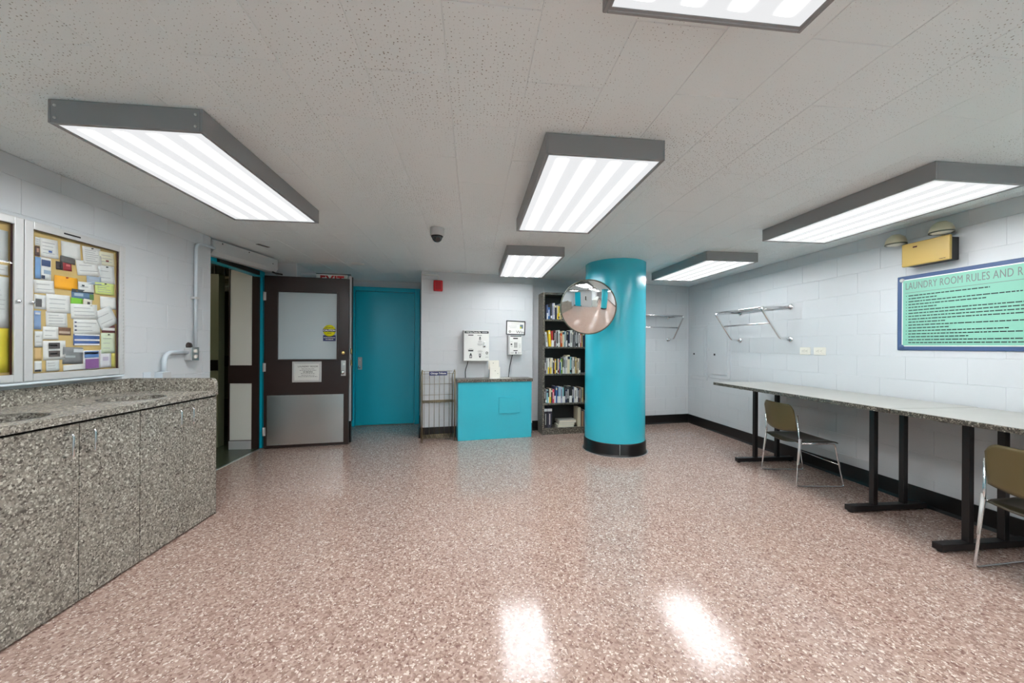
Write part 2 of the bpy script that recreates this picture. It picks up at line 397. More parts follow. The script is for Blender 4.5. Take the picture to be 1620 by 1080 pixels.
# baseboards: black rubber cove
def skirting(name, p0, p1, label, h=.155):
    p0, p1 = Vector(p0), Vector(p1); Ln = (p1 - p0).length; a = math.atan2((p1 - p0).y, (p1 - p0).x)
    m_ = MB(); pr = [(-.0035, 0), (-.022, 0), (-.017, .012), (-.012, .025), (-.011, h - .004), (-.008, h), (-.0005, h)]
    vs = [[m_.bm.verts.new((x, y, z)) for y, z in pr] for x in (0, Ln)]
    for i in range(len(pr) - 1): m_._f((vs[0][i], vs[1][i], vs[1][i + 1], vs[0][i + 1]))
    m_._f(vs[0][::-1]); m_._f(vs[1])
    return struct(m_.build(name, M['black'], None, (p0.x, p0.y, .0), (0, 0, a)), label, 'baseboard')
skirting('baseboard_right', (XR, 6.275), (XR, -11.9), 'black rubber cove base along the right wall')
skirting('baseboard_far', (.95, 5.868), (XR - .012, 6.278), 'black rubber cove base behind the column')
skirting('baseboard_back', (-.765, 5.50), (.925, 5.72), 'black rubber cove base behind the newspaper rack')
skirting('baseboard_alcove', (-.92, 6.45), (-.777, 5.5), 'black rubber cove base at the alcove corner')
skirting('baseboard_behind', (-1.3, -1.0), (XL + .02, -1.0), 'black rubber cove base behind the viewpoint')

# ------------------------------------------------------------------ column
cx, cy, cr = 1.892, 4.745, .392
col = thing('column', 'round glossy teal column with a black base, carrying the mirror', 'column', (cx, cy, 0))
b = MB(); b.lathe([(cr, .0), (cr, CZ)], 96); b.build('shaft', M['teal'], col)
b = MB(); b.lathe([(cr + .001, .157), (cr + .010, .155), (cr + .012, .15), (cr + .012, .03), (cr + .018, .012), (cr + .026, 0)], 96)
b.build('base', M['black'], col)
a = math.radians(270 - 12)
b = MB(); b.tube([((cr + .0125) * math.cos(a), (cr + .0125) * math.sin(a), .01), ((cr + .0125) * math.cos(a), (cr + .0125) * math.sin(a), .153)], .0018, 6)
b.build('seam', M['alu'], col)
b = MB(); b.lathe([(cr + .02, 0), (cr + .03, .004), (cr + .036, .0)], 96); b.build('floor_seal', M['greyink'], col)
col2 = thing('column', 'second teal column standing behind the viewpoint', 'column', (2.0, -.75, 0))
link('shaft', col.children[0].data if False else bpy.data.objects['shaft'].data, col2); link('base', bpy.data.objects['base'].data, col2)

# ------------------------------------------------------------------ ceiling lights
FW, FL_ = .645, 1.29
def make_light(x, y, label, group='fluorescent ceiling lights'):
    t = thing('ceiling_light', label, 'ceiling light', (x + .303, y + .6235, CZ), 0, group)
    if 'lm' not in tiles:
        z0 = -.108
        m = MB(); tk = .012
        m.box(-FW / 2, -FW / 2 + tk, -FL_ / 2, FL_ / 2, z0, -.001, .002, 1); m.box(FW / 2 - tk, FW / 2, -FL_ / 2, FL_ / 2, z0, -.001, .002, 1)
        m.box(-FW / 2 + tk, FW / 2 - tk, -FL_ / 2, -FL_ / 2 + tk, z0, -.001, .002, 1); m.box(-FW / 2 + tk, FW / 2 - tk, FL_ / 2 - tk, FL_ / 2, z0, -.001, .002, 1)
        m.box(-FW / 2 + tk, FW / 2 - tk, -FL_ / 2 + tk, FL_ / 2 - tk, -.02, -.002)
        o1 = m.build('housing', M['fixture'], t)
        m = MB(); e = .021
        for (a0, a1, b0, b1) in ((-FW / 2 + tk, -FW / 2 + e, -FL_ / 2 + tk, FL_ / 2 - tk), (FW / 2 - e, FW / 2 - tk, -FL_ / 2 + tk, FL_ / 2 - tk), (-FW / 2 + e, FW / 2 - e, -FL_ / 2 + tk, -FL_ / 2 + e), (-FW / 2 + e, FW / 2 - e, FL_ / 2 - e, FL_ / 2 - tk)):
            m.box(a0, a1, b0, b1, z0 + .002, z0 + .012)
        o2 = m.build('frame', M['fixture'], t)
        m = MB(); m.box(-FW / 2 + e, FW / 2 - e, -FL_ / 2 + e, FL_ / 2 - e, z0 + .004, z0 + .008)
        o3 = m.build('diffuser', M['lamp'], t)
        m = MB()
        for sx in (-1, 1):
            for sy in (-1, 1): m.lathe([(.0, .0), (.006, .0), (.006, .004), (0, .005)], 8, (sx * (FW / 2 - .03), -FL_ / 2 - .004, -.085 if sy > 0 else -.03), 'y')
        o4 = m.build('screws', M['alu'], t); o4['kind'] = 'stuff'
        tiles['lm'] = [(o.name.split('.')[0], o.data) for o in (o1, o2, o3)]
    else:
        for n_, me in tiles['lm']: link(n_, me, t)
    return t
make_light(-1.893, 1.871, 'bright ceiling light nearest the left wall and display case')
make_light(.382, 1.868, 'bright ceiling light in mid ceiling, in front of the column')
make_light(.371, 3.978, 'small looking far ceiling light over the teal stand and bookcase')
make_light(2.703, 1.886, 'bright ceiling light beside the yellow emergency light')
make_light(2.659, 3.941, 'far ceiling light in the right corner behind the column')
make_light(.395, -.215, 'ceiling light cut off by the top edge of the picture')
for x, y in ((-1.893, -.215), (2.7, -.215), (.6, -1.9), (1.7, -1.9), (2.8, -1.9), (.6, -3.5), (1.7, -3.5), (2.8, -3.5), (.6, -5.1), (1.7, -5.1), (2.8, -5.1), (1.7, -7), (1.7, -9.5)):  # unseen lights, rows thickened with added ones to brighten walls and ceiling
    make_light(x, y, 'ceiling light behind the viewpoint, rows made denser to brighten the room', 'ceiling lights behind the viewpoint, partly added for brightness')

# ------------------------------------------------------------------ doorway, operator, corridor
fr = struct(thing('door_1', 'teal steel door frame of the doorway to the dark corridor', 'door frame', (0, 0, 0)))
b = MB(); b.box(-2.86, -2.77, 5.125, 5.175, 0, 2.33, .004); b.build('jamb', M['teal_door'], fr)
b = MB(); b.box(-2.86, -2.77, 4.065, 4.11, 0, 2.33, .004); b.build('jamb', M['teal_door'], fr)
b = MB(); b.box(-2.86, -2.765, 4.11, 5.125, 2.255, 2.33, .004); b.build('head', M['teal_door'], fr)
b = MB(); b.box(-2.764, -2.735, 4.25, 5.0, 2.258, 2.312, .003); b.build('arm_track_shade', M['blackmetal'], fr)  # arm track, enlarged in black to paint the shade over the head as well
a0, a1 = Vector((-2.673, 4.055)), Vector((-2.49, 4.95)); ln = (a1 - a0).length
op = thing('door_operator', 'long grey door operator box above the doorway, just under the ceiling', 'door operator', (a0.x, a0.y, 0), math.atan2(a1.y - a0.y, a1.x - a0.x))
b = MB(); b.prism([(0.0, 2.33), (.03, 2.29), (.10, 2.29), (.10, 2.45), (0, 2.45)], 0, ln, 'x', .003); b.build('housing', M['grey_box'], op)
for sx in (.12, .5, .9): MB().lathe([(0, -.003), (.007, -.003), (.007, .0)], 10, (sx * ln, 0, 2.43 - (sx > .6) * .05), 'y').build('screw', M['blackmetal'], op)
b = MB(); b.tube([(ln * .93, .03, 2.285), (ln * .98, .01, 2.272), (ln * 1.04, -.03, 2.27)], .011, 8); b.build('arm', M['blackmetal'], op)

# the open door leaf
dl = struct(thing('door_2', 'dark brown door standing open, with window, sign and steel kick plate', 'door', (-2.722, 5.075, 0), math.atan2(.131, 1.02)))
W_, H_, T_ = 1.028, 2.272, .045
def ring(m, x0, x1, z0, z1, X0, X1, Z0, Z1, y0, y1, bev=0):
    m.box(x0, X0, y0, y1, z0, z1, bev); m.box(X1, x1, y0, y1, z0, z1, bev); m.box(X0, X1, y0, y1, z0, Z0, bev); m.box(X0, X1, y0, y1, Z1, z1, bev)
b = MB(); ring(b, 0, W_, .012, H_, .150, .885, 1.165, 2.075, 0, T_, 0); b.build('leaf', M['brown'], dl)
b = MB(); ring(b, .138, .897, 1.153, 2.087, .160, .875, 1.175, 2.065, -.012, 0, .003); wt = b.build('window_trim', M['brown'], dl)
b = MB(); b.box(.150, .885, .018, .024, 1.165, 2.075); b.build('pane', M['doorglass'], dl)
b = MB(); ring(b, .155, .880, 1.170, 2.070, .160, .875, 1.175, 2.065, -.001, .017); b.build('glazing_bead', M['black'], dl)
b = MB(); b.box(.036, .965, -.0025, 0, .045, .70, .001, 1); kp = b.build('kick_plate', M['steel'], dl); kp['label'] = 'scuffed stainless steel kick plate'
b = MB()
for x in [.05 + .128 * i for i in range(8)]:
    for z in (.06, .685): b.lathe([(0, -.002), (.004, -.002), (.004, 0)], 8, (min(x, .951), -.0025, z), 'y')
for z in (.22, .38, .54):
    for x in (.05, .951): b.lathe([(0, -.002), (.004, -.002), (.004, 0)], 8, (x, -.0025, z), 'y')
s_ = b.build('screws', M['alu'], kp); s_['kind'] = 'stuff'
for z in (2.0, 1.07, .23):
    b = MB(); b.box(-.006, .022, -.002, .0, z - .055, z + .055, .001, 1); b.tube([(-.006, -.004, z - .057), (-.006, -.004, z + .057)], .006, 8); b.build('hinge', M['alu'], dl)
# sign on the door
b = MB(); ring(b, .335, .69, .87, 1.145, .362, .663, .897, 1.118, -.016, 0, .004); sg = b.build('sign_frame', M['alu'], dl)
b = MB(); b.box(.362, .663, -.006, 0, .897, 1.118); b.build('sign_panel', M['whitepaint'], sg)
text('LAUNDRY ROOM', .029, M['ink'], sg, (.523, -.0065, 1.077), FRONT, space=1.1)
text('Open every day at 6am', .0165, M['ink'], sg, (.523, -.0065, 1.048), FRONT)
for zz, wd, ht in ((1.027, .20, .0045), (.984, .17, .005), (.962, .16, .004), (.943, .23, .0045)):
    b = MB(); x = .523 - wd / 2
    while x < .523 + wd / 2:
        l = random.uniform(.012, .03); b.box(x, min(x + l, .523 + wd / 2), -.0066, -.006, zz - ht / 2, zz + ht / 2); x += l + .006
    o = b.build('printed_line', M['ink'], sg); o['kind'] = 'stuff'
text('NO SMOKING', .0185, M['ink'], sg, (.523, -.0065, 1.005), FRONT, bold=.0006)
# caution sticker
st = MB().box(.70, .858, .0165, .0179, 1.42, 1.50).build('caution_sticker', M['navy'], dl)
st['label'] = 'round yellow caution sticker with navy block'
MB().lathe([(0, 0), (.079, 0), (.079, .0014)], 40, (.779, .0150, 1.562), 'y').build('disc', M['stickeryellow'], st)
MB().box(.70, .858, .0140, .0149, 1.545, 1.585).build('band', M['black'], st)
text('AUTOMATIC', .017, M['ink'], st, (.779, .0140, 1.603), FRONT, bold=.0004)
text('CAUTION', .033, M['white'], st, (.779, .0134, 1.565), FRONT, bold=.0012)
text('DOOR', .017, M['ink'], st, (.779, .0140, 1.527), FRONT, bold=.0004)
text('ACTIVATE SWITCH', .0165, M['white'], st, (.779, .0150, 1.467), FRONT, bold=.0004)
text('TO OPERATE', .0165, M['white'], st, (.779, .0150, 1.443), FRONT, bold=.0004)
b = MB(); b.lathe([(0, -.012), (.018, -.012), (.023, -.008), (.025, 0)], 24, (.957, 0, 1.262), 'y'); o = b.build('deadbolt', M['brass'], dl); o['label'] = 'brass deadbolt'
b = MB(); b.box(.932, .992, -.006, 0, .948, 1.158, .003); lp = b.build('lock_plate', M['alu'], dl)
MB().lathe([(0, -.05), (.018, -.048), (.026, -.036), (.024, -.024), (.013, -.016), (.016, -.006)], 24, (.957, 0, .998), 'y').build('knob', M['chrome'], lp)
MB().lathe([(0, -.012), (.013, -.012), (.016, -.006)], 20, (.964, 0, 1.108), 'y').build('keyhole', M['steel'], lp)

# white frame behind the open door, with the exit sign at its top
sf = struct(thing('trim_2', 'white steel frame standing behind the open brown door', 'frame', (-2.372, 5.27, 0), R(6)))
b = MB(); b.box(.62, .665, .0, .06, .30, 2.325, .006); b.build('post', M['wall_plain'], sf)
b = MB(); b.box(.622, .664, -.001, .059, 0, .30, .004); b.build('post_base', M['black'], sf)
b = MB(); b.box(0, .62, .0, .06, 2.32, 2.35, .004); b.build('head', M['wall_plain'], sf)
for z in (1.28, 1.12): MB().box(.655, .672, -.004, .02, z - .04, z + .04, .003).build('strike', M['brass'], sf)
b = MB(); b.box(.666, .676, .0, .05, .30, 2.325, .002); b.build('painted_shadow_gap', M['black'], sf)  # black strip standing in for the dark shadow gap beside the post
ex = thing('exit_sign', 'white exit sign with red letters showing above the open brown door', 'exit sign', (-2.15, 5.262, -.022), R(6))
b = MB(); b.box(0, .40, -.02, .02, 2.17, 2.362, .005); b.build('housing', M['whitepaint'], ex)
b = MB(); b.box(-.003, .44, -.016, .03, 2.3625, 2.374, .002); b.build('cap', M['black'], ex)  # black band painted in for the shadow line above the sign
b = MB(); b.box(.065, .34, -.024, -.02, 2.185, 2.352, .002); b.build('face', M['white'], ex)
text('EXIT', .185, M['red'], ex, (.2, -.0245, 2.268), FRONT, bold=.006, space=1.05, sx=.78)

# corridor beyond
cw = block_wall('wall_corridor_near', (-4.4, 5.22), (-3.37, 5.22), 'olive green block wall in the corridor', z1=2.3, blocks=False, m=M['tealblk'])
MB().box(0, 1.03, -.012, .004, 1.02, 1.16).build('band', M['black'], cw)
cw = block_wall('wall_corridor_far', (-5.3, 6.6), (-2.95, 6.6), 'dark olive wall at the far side of the corridor', blocks=False, m=M['olivewall'])
MB().box(0, 2.35, -.02, .004, 1.0, 1.18).build('band', M['black'], cw); MB().box(0, 2.35, -.012, .004, .0, .46).build('dado', M['black'], cw)
block_wall('wall_corridor_left', (-5.3, 2.4), (-5.3, 6.6), 'corridor wall', blocks=False, m=M['olivewall'])
block_wall('wall_corridor_right', (-2.93, 6.6), (-2.93, 5.2), 'corridor wall behind the laundry room', blocks=False, m=M['olivewall'], thick=.03)
block_wall('wall_corridor_entry', (-2.95, 2.45), (-5.3, 2.45), 'corridor end wall', blocks=False, m=M['olivewall'])
block_wall('wall_corridor_side', (-2.93, 4.0), (-2.93, 2.4), 'corridor side of the laundry wall', blocks=False, m=M['olivewall'], thick=.03)
for i in range(4):
    o = MB().tube([(-5.2, 5.5 + .2 * i, 2.30 + .03 * (i % 2)), (-3.0, 5.5 + .2 * i, 2.30 + .03 * (i % 2))], .022 + .01 * (i == 3), 10).build('pipe', M['beige'])
    MB().box(-3.61, -3.59, 5.49 + .2 * i, 5.51 + .2 * i, 2.30 + .03 * (i % 2), CZ).build('hanger', M['blackmetal'], o)
    tag(o, 'thin pale pipe under the corridor ceiling', 'pipe', 'pipes under the corridor ceiling')
o = MB().tube([(-5.2, 5.4, 2.15), (-3.0, 5.4, 2.15)], .055, 14).build('duct_pipe', M['beige']); tag(o, 'thick pale pipe under the corridor ceiling beyond the doorway', 'pipe')
cl = thing('corridor_fill_lamp', 'unseen round lamp added to light the corridor', 'ceiling light', (-4.1, 4.2, CZ))  # out-of-view lamp, added only to brighten the corridor
MB().lathe([(0, -.07), (.10, -.06), (.14, -.02), (.145, 0)], 28).build('globe', mat('corridor_fill_glow', (1, 1, 1, 1), .5, emis=(1, .88, .62, 1), es=14), cl)
pn = struct(thing('door_3', 'brown panel with two pale insets standing inside the doorway', 'door panel', (-3.17, 5.10, 0)))
b = MB(); ring(b, 0, .37, .0, 2.36, .012, .285, .115, 2.34, 0, .04); b.box(.012, .285, 0, .04, .86, 1.095); b.build('leaf', M['brown'], pn)
MB().box(.012, .285, .012, .03, 1.095, 2.34, .003).build('inset', M['frost'], pn)
MB().box(.012, .285, .012, .03, .115, .86, .003).build('inset', M['frost'], pn)
MB().box(.012, .285, -.006, .0, .0, .11, .002).build('kick_strip', M['grey_box'], pn)

# ------------------------------------------------------------------ teal door in the alcove
td = struct(thing('door_4', 'closed teal flush door in its teal frame in the alcove', 'door', (-2.062, 6.375, 0), math.atan2(.152, 1.113)))
b = MB(); b.box(0, .078, -.02, .02, 0, 2.355, .004); b.build('jamb', M['teal_door'], td)
b = MB(); b.box(1.045, 1.13, -.02, .02, 0, 2.355, .004); b.build('jamb', M['teal_door'], td)
b = MB(); b.box(.078, 1.045, -.02, .02, 2.285, 2.355, .004); b.build('head', M['teal_door'], td)
b = MB(); b.box(.082, 1.041, .0, .02, .012, 2.28, .003); b.build('leaf', M['teal_door'], td)
b = MB(); b.box(.125, .19, -.006, 0, .955, 1.165, .003); lp = b.build('lock_plate', M['alu'], td)
MB().lathe([(0, -.055), (.018, -.052), (.026, -.04), (.024, -.026), (.013, -.016), (.016, -.006)], 20, (.15, 0, 1.0), 'y').build('knob', M['chrome'], lp)
MB().lathe([(0, -.012), (.012, -.012), (.015, -.006)], 16, (.16, 0, 1.12), 'y').build('keyhole', M['steel'], lp)
# ------------------------------------------------------------------ ceiling camera and disc
dc = thing('dome_camera', 'small white ceiling camera with a smoked dome', 'camera', (-.348, 3.481, CZ))
MB().lathe([(.0, -.075), (.058, -.075), (.064, -.068), (.066, -.006), (.063, 0)], 36).build('housing', M['grey_box'], dc)
MB().lathe([(0, -.132), (.022, -.128), (.040, -.112), (.049, -.09), (.050, -.075)], 32).build('dome', M['dome'], dc)
MB().lathe([(.055, -.082), (.057, -.075), (.050, -.075)], 32).build('collar', M['black'], dc)
vt = tag(MB().box(-.02, .02, -.07, .07, -.004, -.0005, .001).build('ceiling_slot', M['black'], None, (-2.34, 4.33, CZ), (0, 0, R(-20))), 'small black slot in the ceiling beside the door operator', 'ceiling slot')
ds = thing('ceiling_disc', 'small flat white disc on the ceiling before the teal door', 'cover plate', (-1.568, 5.131, CZ))
MB().lathe([(0, -.012), (.07, -.010), (.085, 0)], 32).build('plate', M['whitepaint'], ds)

# ------------------------------------------------------------------ mirror
mc = Vector((1.355, 4.235, 1.836)); nd = Vector((-.31, -1, -.24)).normalized()
mr = thing('convex_mirror', 'round convex safety mirror mounted on the teal column', 'mirror', mc)
mr.rotation_mode = 'QUATERNION'; mr.rotation_quaternion = nd.to_track_quat('Z', 'Y')
rm = .322; sag = .048; Rm = (rm * rm + sag * sag) / (2 * sag)
pr = [(0, sag)] + [(rm * k / 20, math.sqrt(Rm * Rm - (rm * k / 20) ** 2) - Rm + sag) for k in range(1, 21)]
MB().lathe(pr, 72).build('glass', M['mirror'], mr)
MB().lathe([(rm - .004, .004), (rm + .004, .008), (rm + .009, .002), (rm + .007, -.01), (rm - .01, -.012), (0, -.012)], 72).build('rim', M['rubber'], mr)
inv = mr.rotation_quaternion.inverted()
q0 = Vector((0, 0, -.012)); q1 = inv @ (Vector((1.64, 4.46, 1.86)) - mc)
MB().tube([q0, q0 + Vector((0, 0, -.06)), q1], .012, 10, .03).build('bracket', M['chrome'], mr)

# ------------------------------------------------------------------ counter with cabinets on the left
CXF = -2.066; Y0c, Y1c = .38, 3.185
wt_ = thing('worktop', 'speckled laminate worktop with round waste holes and splashback', 'worktop', (0, 0, 0))
hx, hr, hy = -2.30, .155, (2.02, 2.73, 1.31, .60)
b = MB(); zt, zb = 1.0, .962; bounds = [Y0c, .95, 1.66, 2.37, Y1c]
for i in range(4):
    ya, yb = bounds[i], bounds[i + 1]; hc = sorted(hy)[i]; xa, xb = XL + .002, CXF + .012
    N = 64; ang = [2 * math.pi * k / N for k in range(N)]
    def outer(t):
        dx, dy = math.cos(t), math.sin(t); k = 9e9
        if dx > 1e-9: k = min(k, (xb - hx) / dx)
        if dx < -1e-9: k = min(k, (xa - hx) / dx)
        if dy > 1e-9: k = min(k, (yb - hc) / dy)
        if dy < -1e-9: k = min(k, (ya - hc) / dy)
        return (hx + dx * k, hc + dy * k)
    cor = [math.atan2(yy - hc, xx - hx) % (2 * math.pi) for xx in (xa, xb) for yy in (ya, yb)]
    ang = sorted(set([round(t, 5) for t in ang + cor])); N = len(ang)
    O = [outer(t) for t in ang]; I = [(hx + hr * math.cos(t), hc + hr * math.sin(t)) for t in ang]
    vt = [[b.bm.verts.new((p[0], p[1], z)) for p in ps] for ps, z in ((O, zt), (I, zt), (O, zb), (I, zb))]
    for k in range(N):
        n1 = (k + 1) % N
        b._f((vt[0][k], vt[0][n1], vt[1][n1], vt[1][k])); b._f((vt[2][k], vt[3][k], vt[3][n1], vt[2][n1])); b._f((vt[1][k], vt[1][n1], vt[3][n1], vt[3][k]))
        b._f((vt[0][k], vt[2][k], vt[2][n1], vt[0][n1]))
b.build('top', M['granite'], wt_)
b = MB(); b.box(XL + .002, XL + .025, Y0c, 3.142, zt, 1.098, .002); b.build('splashback', M['granite'], wt_)
b = MB(); pts = [(XL + .002, 1.0), (CXF + .010, 1.0), (CXF + .010, 1.055)] + [(CXF + .010 - .045 + .045 * math.cos(t), 1.053 + .045 * math.sin(t)) for t in [R(15 * k) for k in range(1, 7)]] + [(XL + .002, 1.098)]
b.prism(pts, 3.144, Y1c, 'y', .002); b.build('end_splash', M['granite'], wt_)
for h in hy[:2]:
    MB().lathe([(hr + .001, 1.0005), (hr + .006, 1.0012), (hr + .012, 1.0003)], 64, (hx, h, 0)).build('hole_rim', M['black'], wt_)
hm = None
cabs = [(2.508, 3.183, 'speckled laminate cabinet unit at the far end of the counter'), (1.800, 2.506, 'speckled laminate cabinet unit left of the far one under the display case'), (1.092, 1.798, 'speckled laminate cabinet unit just outside the left edge'), (.384, 1.090, 'speckled laminate cabinet unit at the near end, outside the picture')]
for ya, yb, lab in cabs:
    cb = thing('cabinet', lab, 'cabinet', (0, 0, 0), 0, 'cabinet units under the worktop')
    b = MB(); t = .018; xf = CXF - .021
    b.box(XL + .004, XL + .02, ya, yb, .02, .955); b.box(XL + .02, xf, ya, ya + t, .02, .955); b.box(XL + .02, xf, yb - t, yb, .02, .955); b.box(XL + .02, xf, ya + t, yb - t, .02, .04)
    b.box(XL + .02, xf - .03, ya, yb, 0, .019)
    b.build('carcass', M['darkcase'], cb)
    if yb > 3.1: MB().box(XL + .004, CXF, yb - .0005, yb + .001, .003, .958, .0).build('end_panel', M['granite'], cb)
    ym = (ya + yb) / 2
    for (u0, u1, sd) in ((ya + .002, ym - .0022, 1), (ym + .0022, yb - .002, -1)):
        d = MB().box(xf + .001, CXF, u0, u1, .012, .948, .0015, 1).build('door', M['granite'], cb)
        hy_ = (u1 - .072) if sd > 0 else (u0 + .03)
        if sd > 0: hy_ = u1 - .07
        else: hy_ = u0 + .035
        b = MB(); b.tube([(CXF, hy_, .79), (CXF + .042, hy_, .79), (CXF + .042, hy_, .905), (CXF, hy_, .905)], .0048, 10, .012)
        b.build('handle', M['chrome'], d)

# ------------------------------------------------------------------ glass display case with papers
dcx = XL + .06
case = thing('display_case', 'two-door aluminium and glass notice case on the left wall', 'display case', (0, 0, 0))
ya, yb, za, zb2 = 1.80, 3.065, 1.137, 2.103
b = MB(); b.box(XL, XL + .02, ya, yb, za, zb2)
b.box(XL + .02, dcx - .012, ya, ya + .02, za, zb2); b.box(XL + .02, dcx - .012, yb - .02, yb, za, zb2); b.box(XL + .02, dcx - .012, ya + .02, yb - .02, za, za + .02); b.box(XL + .02, dcx - .012, ya + .02, yb - .02, zb2 - .02, zb2)
b.build('body', M['alu'], case)
MB().box(XL + .0205, XL + .026, ya + .02, yb - .02, za + .02, zb2 - .02).build('cork_board', M['cork'], case)
def ringx(m, x0, x1, y0, y1, z0, z1, w_, bev=0):
    m.box(x0, x1, y0, y0 + w_, z0, z1, bev); m.box(x0, x1, y1 - w_, y1, z0, z1, bev); m.box(x0, x1, y0 + w_, y1 - w_, z0, z0 + w_, bev); m.box(x0, x1, y0 + w_, y1 - w_, z1 - w_, z1, bev)
for y0_, y1_, ky in ((1.805, 2.431, 2.400), (2.435, 3.06, 2.466)):
    b = MB(); ringx(b, dcx - .012, dcx, y0_, y1_, za + .005, zb2 - .005, .044, .003); d = b.build('door', M['alu'], case)
    b = MB(); ringx(b, dcx - .022, dcx - .0125, y0_ + .036, y1_ - .036, za + .041, zb2 - .041, .008); b.build('liner', M['maroon'], d)
    MB().box(dcx - .009, dcx - .006, y0_ + .04, y1_ - .04, za + .046, zb2 - .046).build('pane', M['glass'], d)
    MB().lathe([(0, .016), (.007, .015), (.011, .009), (.009, .003), (.010, 0)], 16, (dcx, ky, 1.612), 'x').build('knob', M['chrome'], d)
MB().box(dcx, dcx + .001, 2.64, 2.74, zb2 - .03, zb2 - .02).build('tag', M['black'], case)
b = MB()
for k in range(34): b.box(dcx - .001, dcx + .003, 3.043, 3.048, 1.17 + .0265 * k, 1.185 + .0265 * k)
o = b.build('piano_hinge', M['alu'], case); o['kind'] = 'stuff'
MB().box(XL, dcx + .01, ya, yb - .02, za - .014, za - .001, .003).build('sill', M['conduit'], case)  # sill whose pale blue puts the shade below the case into the colour

F_, YAW_, ROLL_ = 577., R(6.0), R(.35)
def on_x(px, py, X):
    """where the sight line of photo point (px, py) meets the plane x = X"""
    a_, b_ = px - 810, py - 547; a2 = a_ * math.cos(ROLL_) + b_ * math.sin(ROLL_); b2 = -a_ * math.sin(ROLL_) + b_ * math.cos(ROLL_)
    u, w2 = a2 / F_, -b2 / F_; s_, c_ = math.sin(YAW_), math.cos(YAW_); r = Vector((u * c_ + s_, -u * s_ + c_, w2)); t = X / r.x
    return r.y * t, CH + r.z * t
PAPX = XL + .027
npap = [0]
def paper(x0, x1, y0, y1, colr, lab, rot=0, lines=0, pic=None, pin=False, k=None):
    """x0.. in a 4.152x view of the case; becomes a real sheet pinned on the cork board"""
    xm, ym = (x0 + x1) / 2, (y0 + y1) / 2
    ya_, _ = on_x(x0 / 4.152, 360 + ym / 4.152, PAPX); yb_, _ = on_x(x1 / 4.152, 360 + ym / 4.152, PAPX)
    _, zt_ = on_x(xm / 4.152, 360 + y0 / 4.152, PAPX); _, zb_ = on_x(xm / 4.152, 360 + y1 / 4.152, PAPX)
    w_, h_ = (yb_ - ya_), (zt_ - zb_); npap[0] += 1; lift = .0005 * (npap[0] % 9)
    m = MB(); N = 4
    m.grid(lambda u, v: (lift + .003 * (v - .5) ** 2 * (1 if npap[0] % 2 else .3) + .0015 * u * (1 - v), (u - .5) * w_, (v - .5) * h_), N, N, .0004)
    mats = [cmat(*colr)]
    top = lift + .0034
    if lines:
        m.mi = 1; mats.append(cmat(172, 174, 176))
        for i in range(lines):
            zz = h_ * (.36 - .72 * (i + .5) / lines); l = random.uniform(.45, .8) * w_
            m.box(top, top + .0003, -w_ * .4, -w_ * .4 + l, zz - .0018, zz + .0018)
    if pic:
        for j, (a_, b_, c_, d_, pc) in enumerate(pic):
            m.mi = len(mats); mats.append(cmat(*pc)); m.box(top, top + .0004, (a_ - .5) * w_, (b_ - .5) * w_, (.5 - d_) * h_, (.5 - c_) * h_)
    o = m.build(k or 'notice', mats, None, (PAPX, (ya_ + yb_) / 2, (zt_ + zb_) / 2), (R(rot), 0, 0))
    tag(o, lab, 'paper', 'notices pinned in the display case')
    if pin:
        p = MB().lathe([(0, .009), (.0035, .009), (.0022, .004), (.0045, .003), (.0045, 0)], 10, (top, 0, h_ * .42), 'x').build('pin', cmat(190, 40, 40) if pin == 'r' else M['ink'], o)
W1_, W2_ = (232, 232, 228), (222, 224, 222)
paper(228, 262, 62, 118, W2_, 'small white note in the top left corner of the cork board', 0, 3)
paper(262, 380, 75, 198, W1_, 'white sheet with a small blue eye emblem near its foot', 3, 4, [(.42, .62, .62, .72, (70, 100, 160))])
paper(226, 258, 122, 186, (90, 70, 66), 'tiny dark portrait photo at the left edge of the board', 0, 0, [(.3, .7, .2, .6, (190, 150, 130))], k='photo_card')
paper(400, 525, 98, 205, W1_, 'large blank white sheet at the top middle of the board', 3, 0)
paper(392, 490, 192, 235, (92, 90, 88), 'dark grey strip below the blank white top sheet', -2)
paper(540, 660, 130, 240, W1_, 'white handwritten note near the top, slightly tilted', 5, 6, pin='k')
paper(648, 745, 162, 248, (226, 222, 196), 'cream handwritten note at the top right corner', 4, 3, [(.4, .6, .6, .72, (150, 60, 50))])
paper(224, 262, 192, 335, (120, 160, 206), 'narrow light blue flyer strip at the left edge, upper', 0, 0)
paper(262, 335, 198, 345, W1_, 'white flyer with dark blue snowy picture blocks', 0, 0, [(.1, .9, .1, .38, (60, 80, 120)), (.3, .95, .55, .72, (150, 170, 190)), (.1, .4, .8, .95, (40, 50, 80))])
paper(366, 412, 222, 276, (52, 44, 46), 'black half of a business card beside the red one', 2, 0, k='business_card')
paper(412, 468, 224, 284, (150, 36, 44), 'dark red business card above the orange note', 2, 0, [(.3, .8, .3, .5, (210, 120, 120))], k='business_card')
paper(500, 650, 218, 315, W1_, 'wide white note curling over, upper right middle', 8, 2)
paper(645, 750, 250, 368, W2_, 'white round-cornered note with a black clip at upper right', 4, 2, pin='k')
paper(354, 505, 322, 408, (250, 176, 20), 'bright orange sticky note pinned left of centre', 0, 0, pin='r', k='sticky_note')
paper(566, 660, 320, 374, (168, 182, 200), 'pale blue folded slip above the small white card', 4, 1)
paper(510, 612, 358, 422, W1_, 'small white card with a dark mark right of the orange note', 3, 1, [(.2, .36, .3, .45, (40, 40, 50))], k='business_card')
paper(620, 745, 364, 440, (218, 232, 140), 'lime yellow note with handwriting at the right side', 2, 4, pin='k', k='sticky_note')
paper(222, 355, 345, 432, W1_, 'white sheet left of and below the orange note', 4, 2)
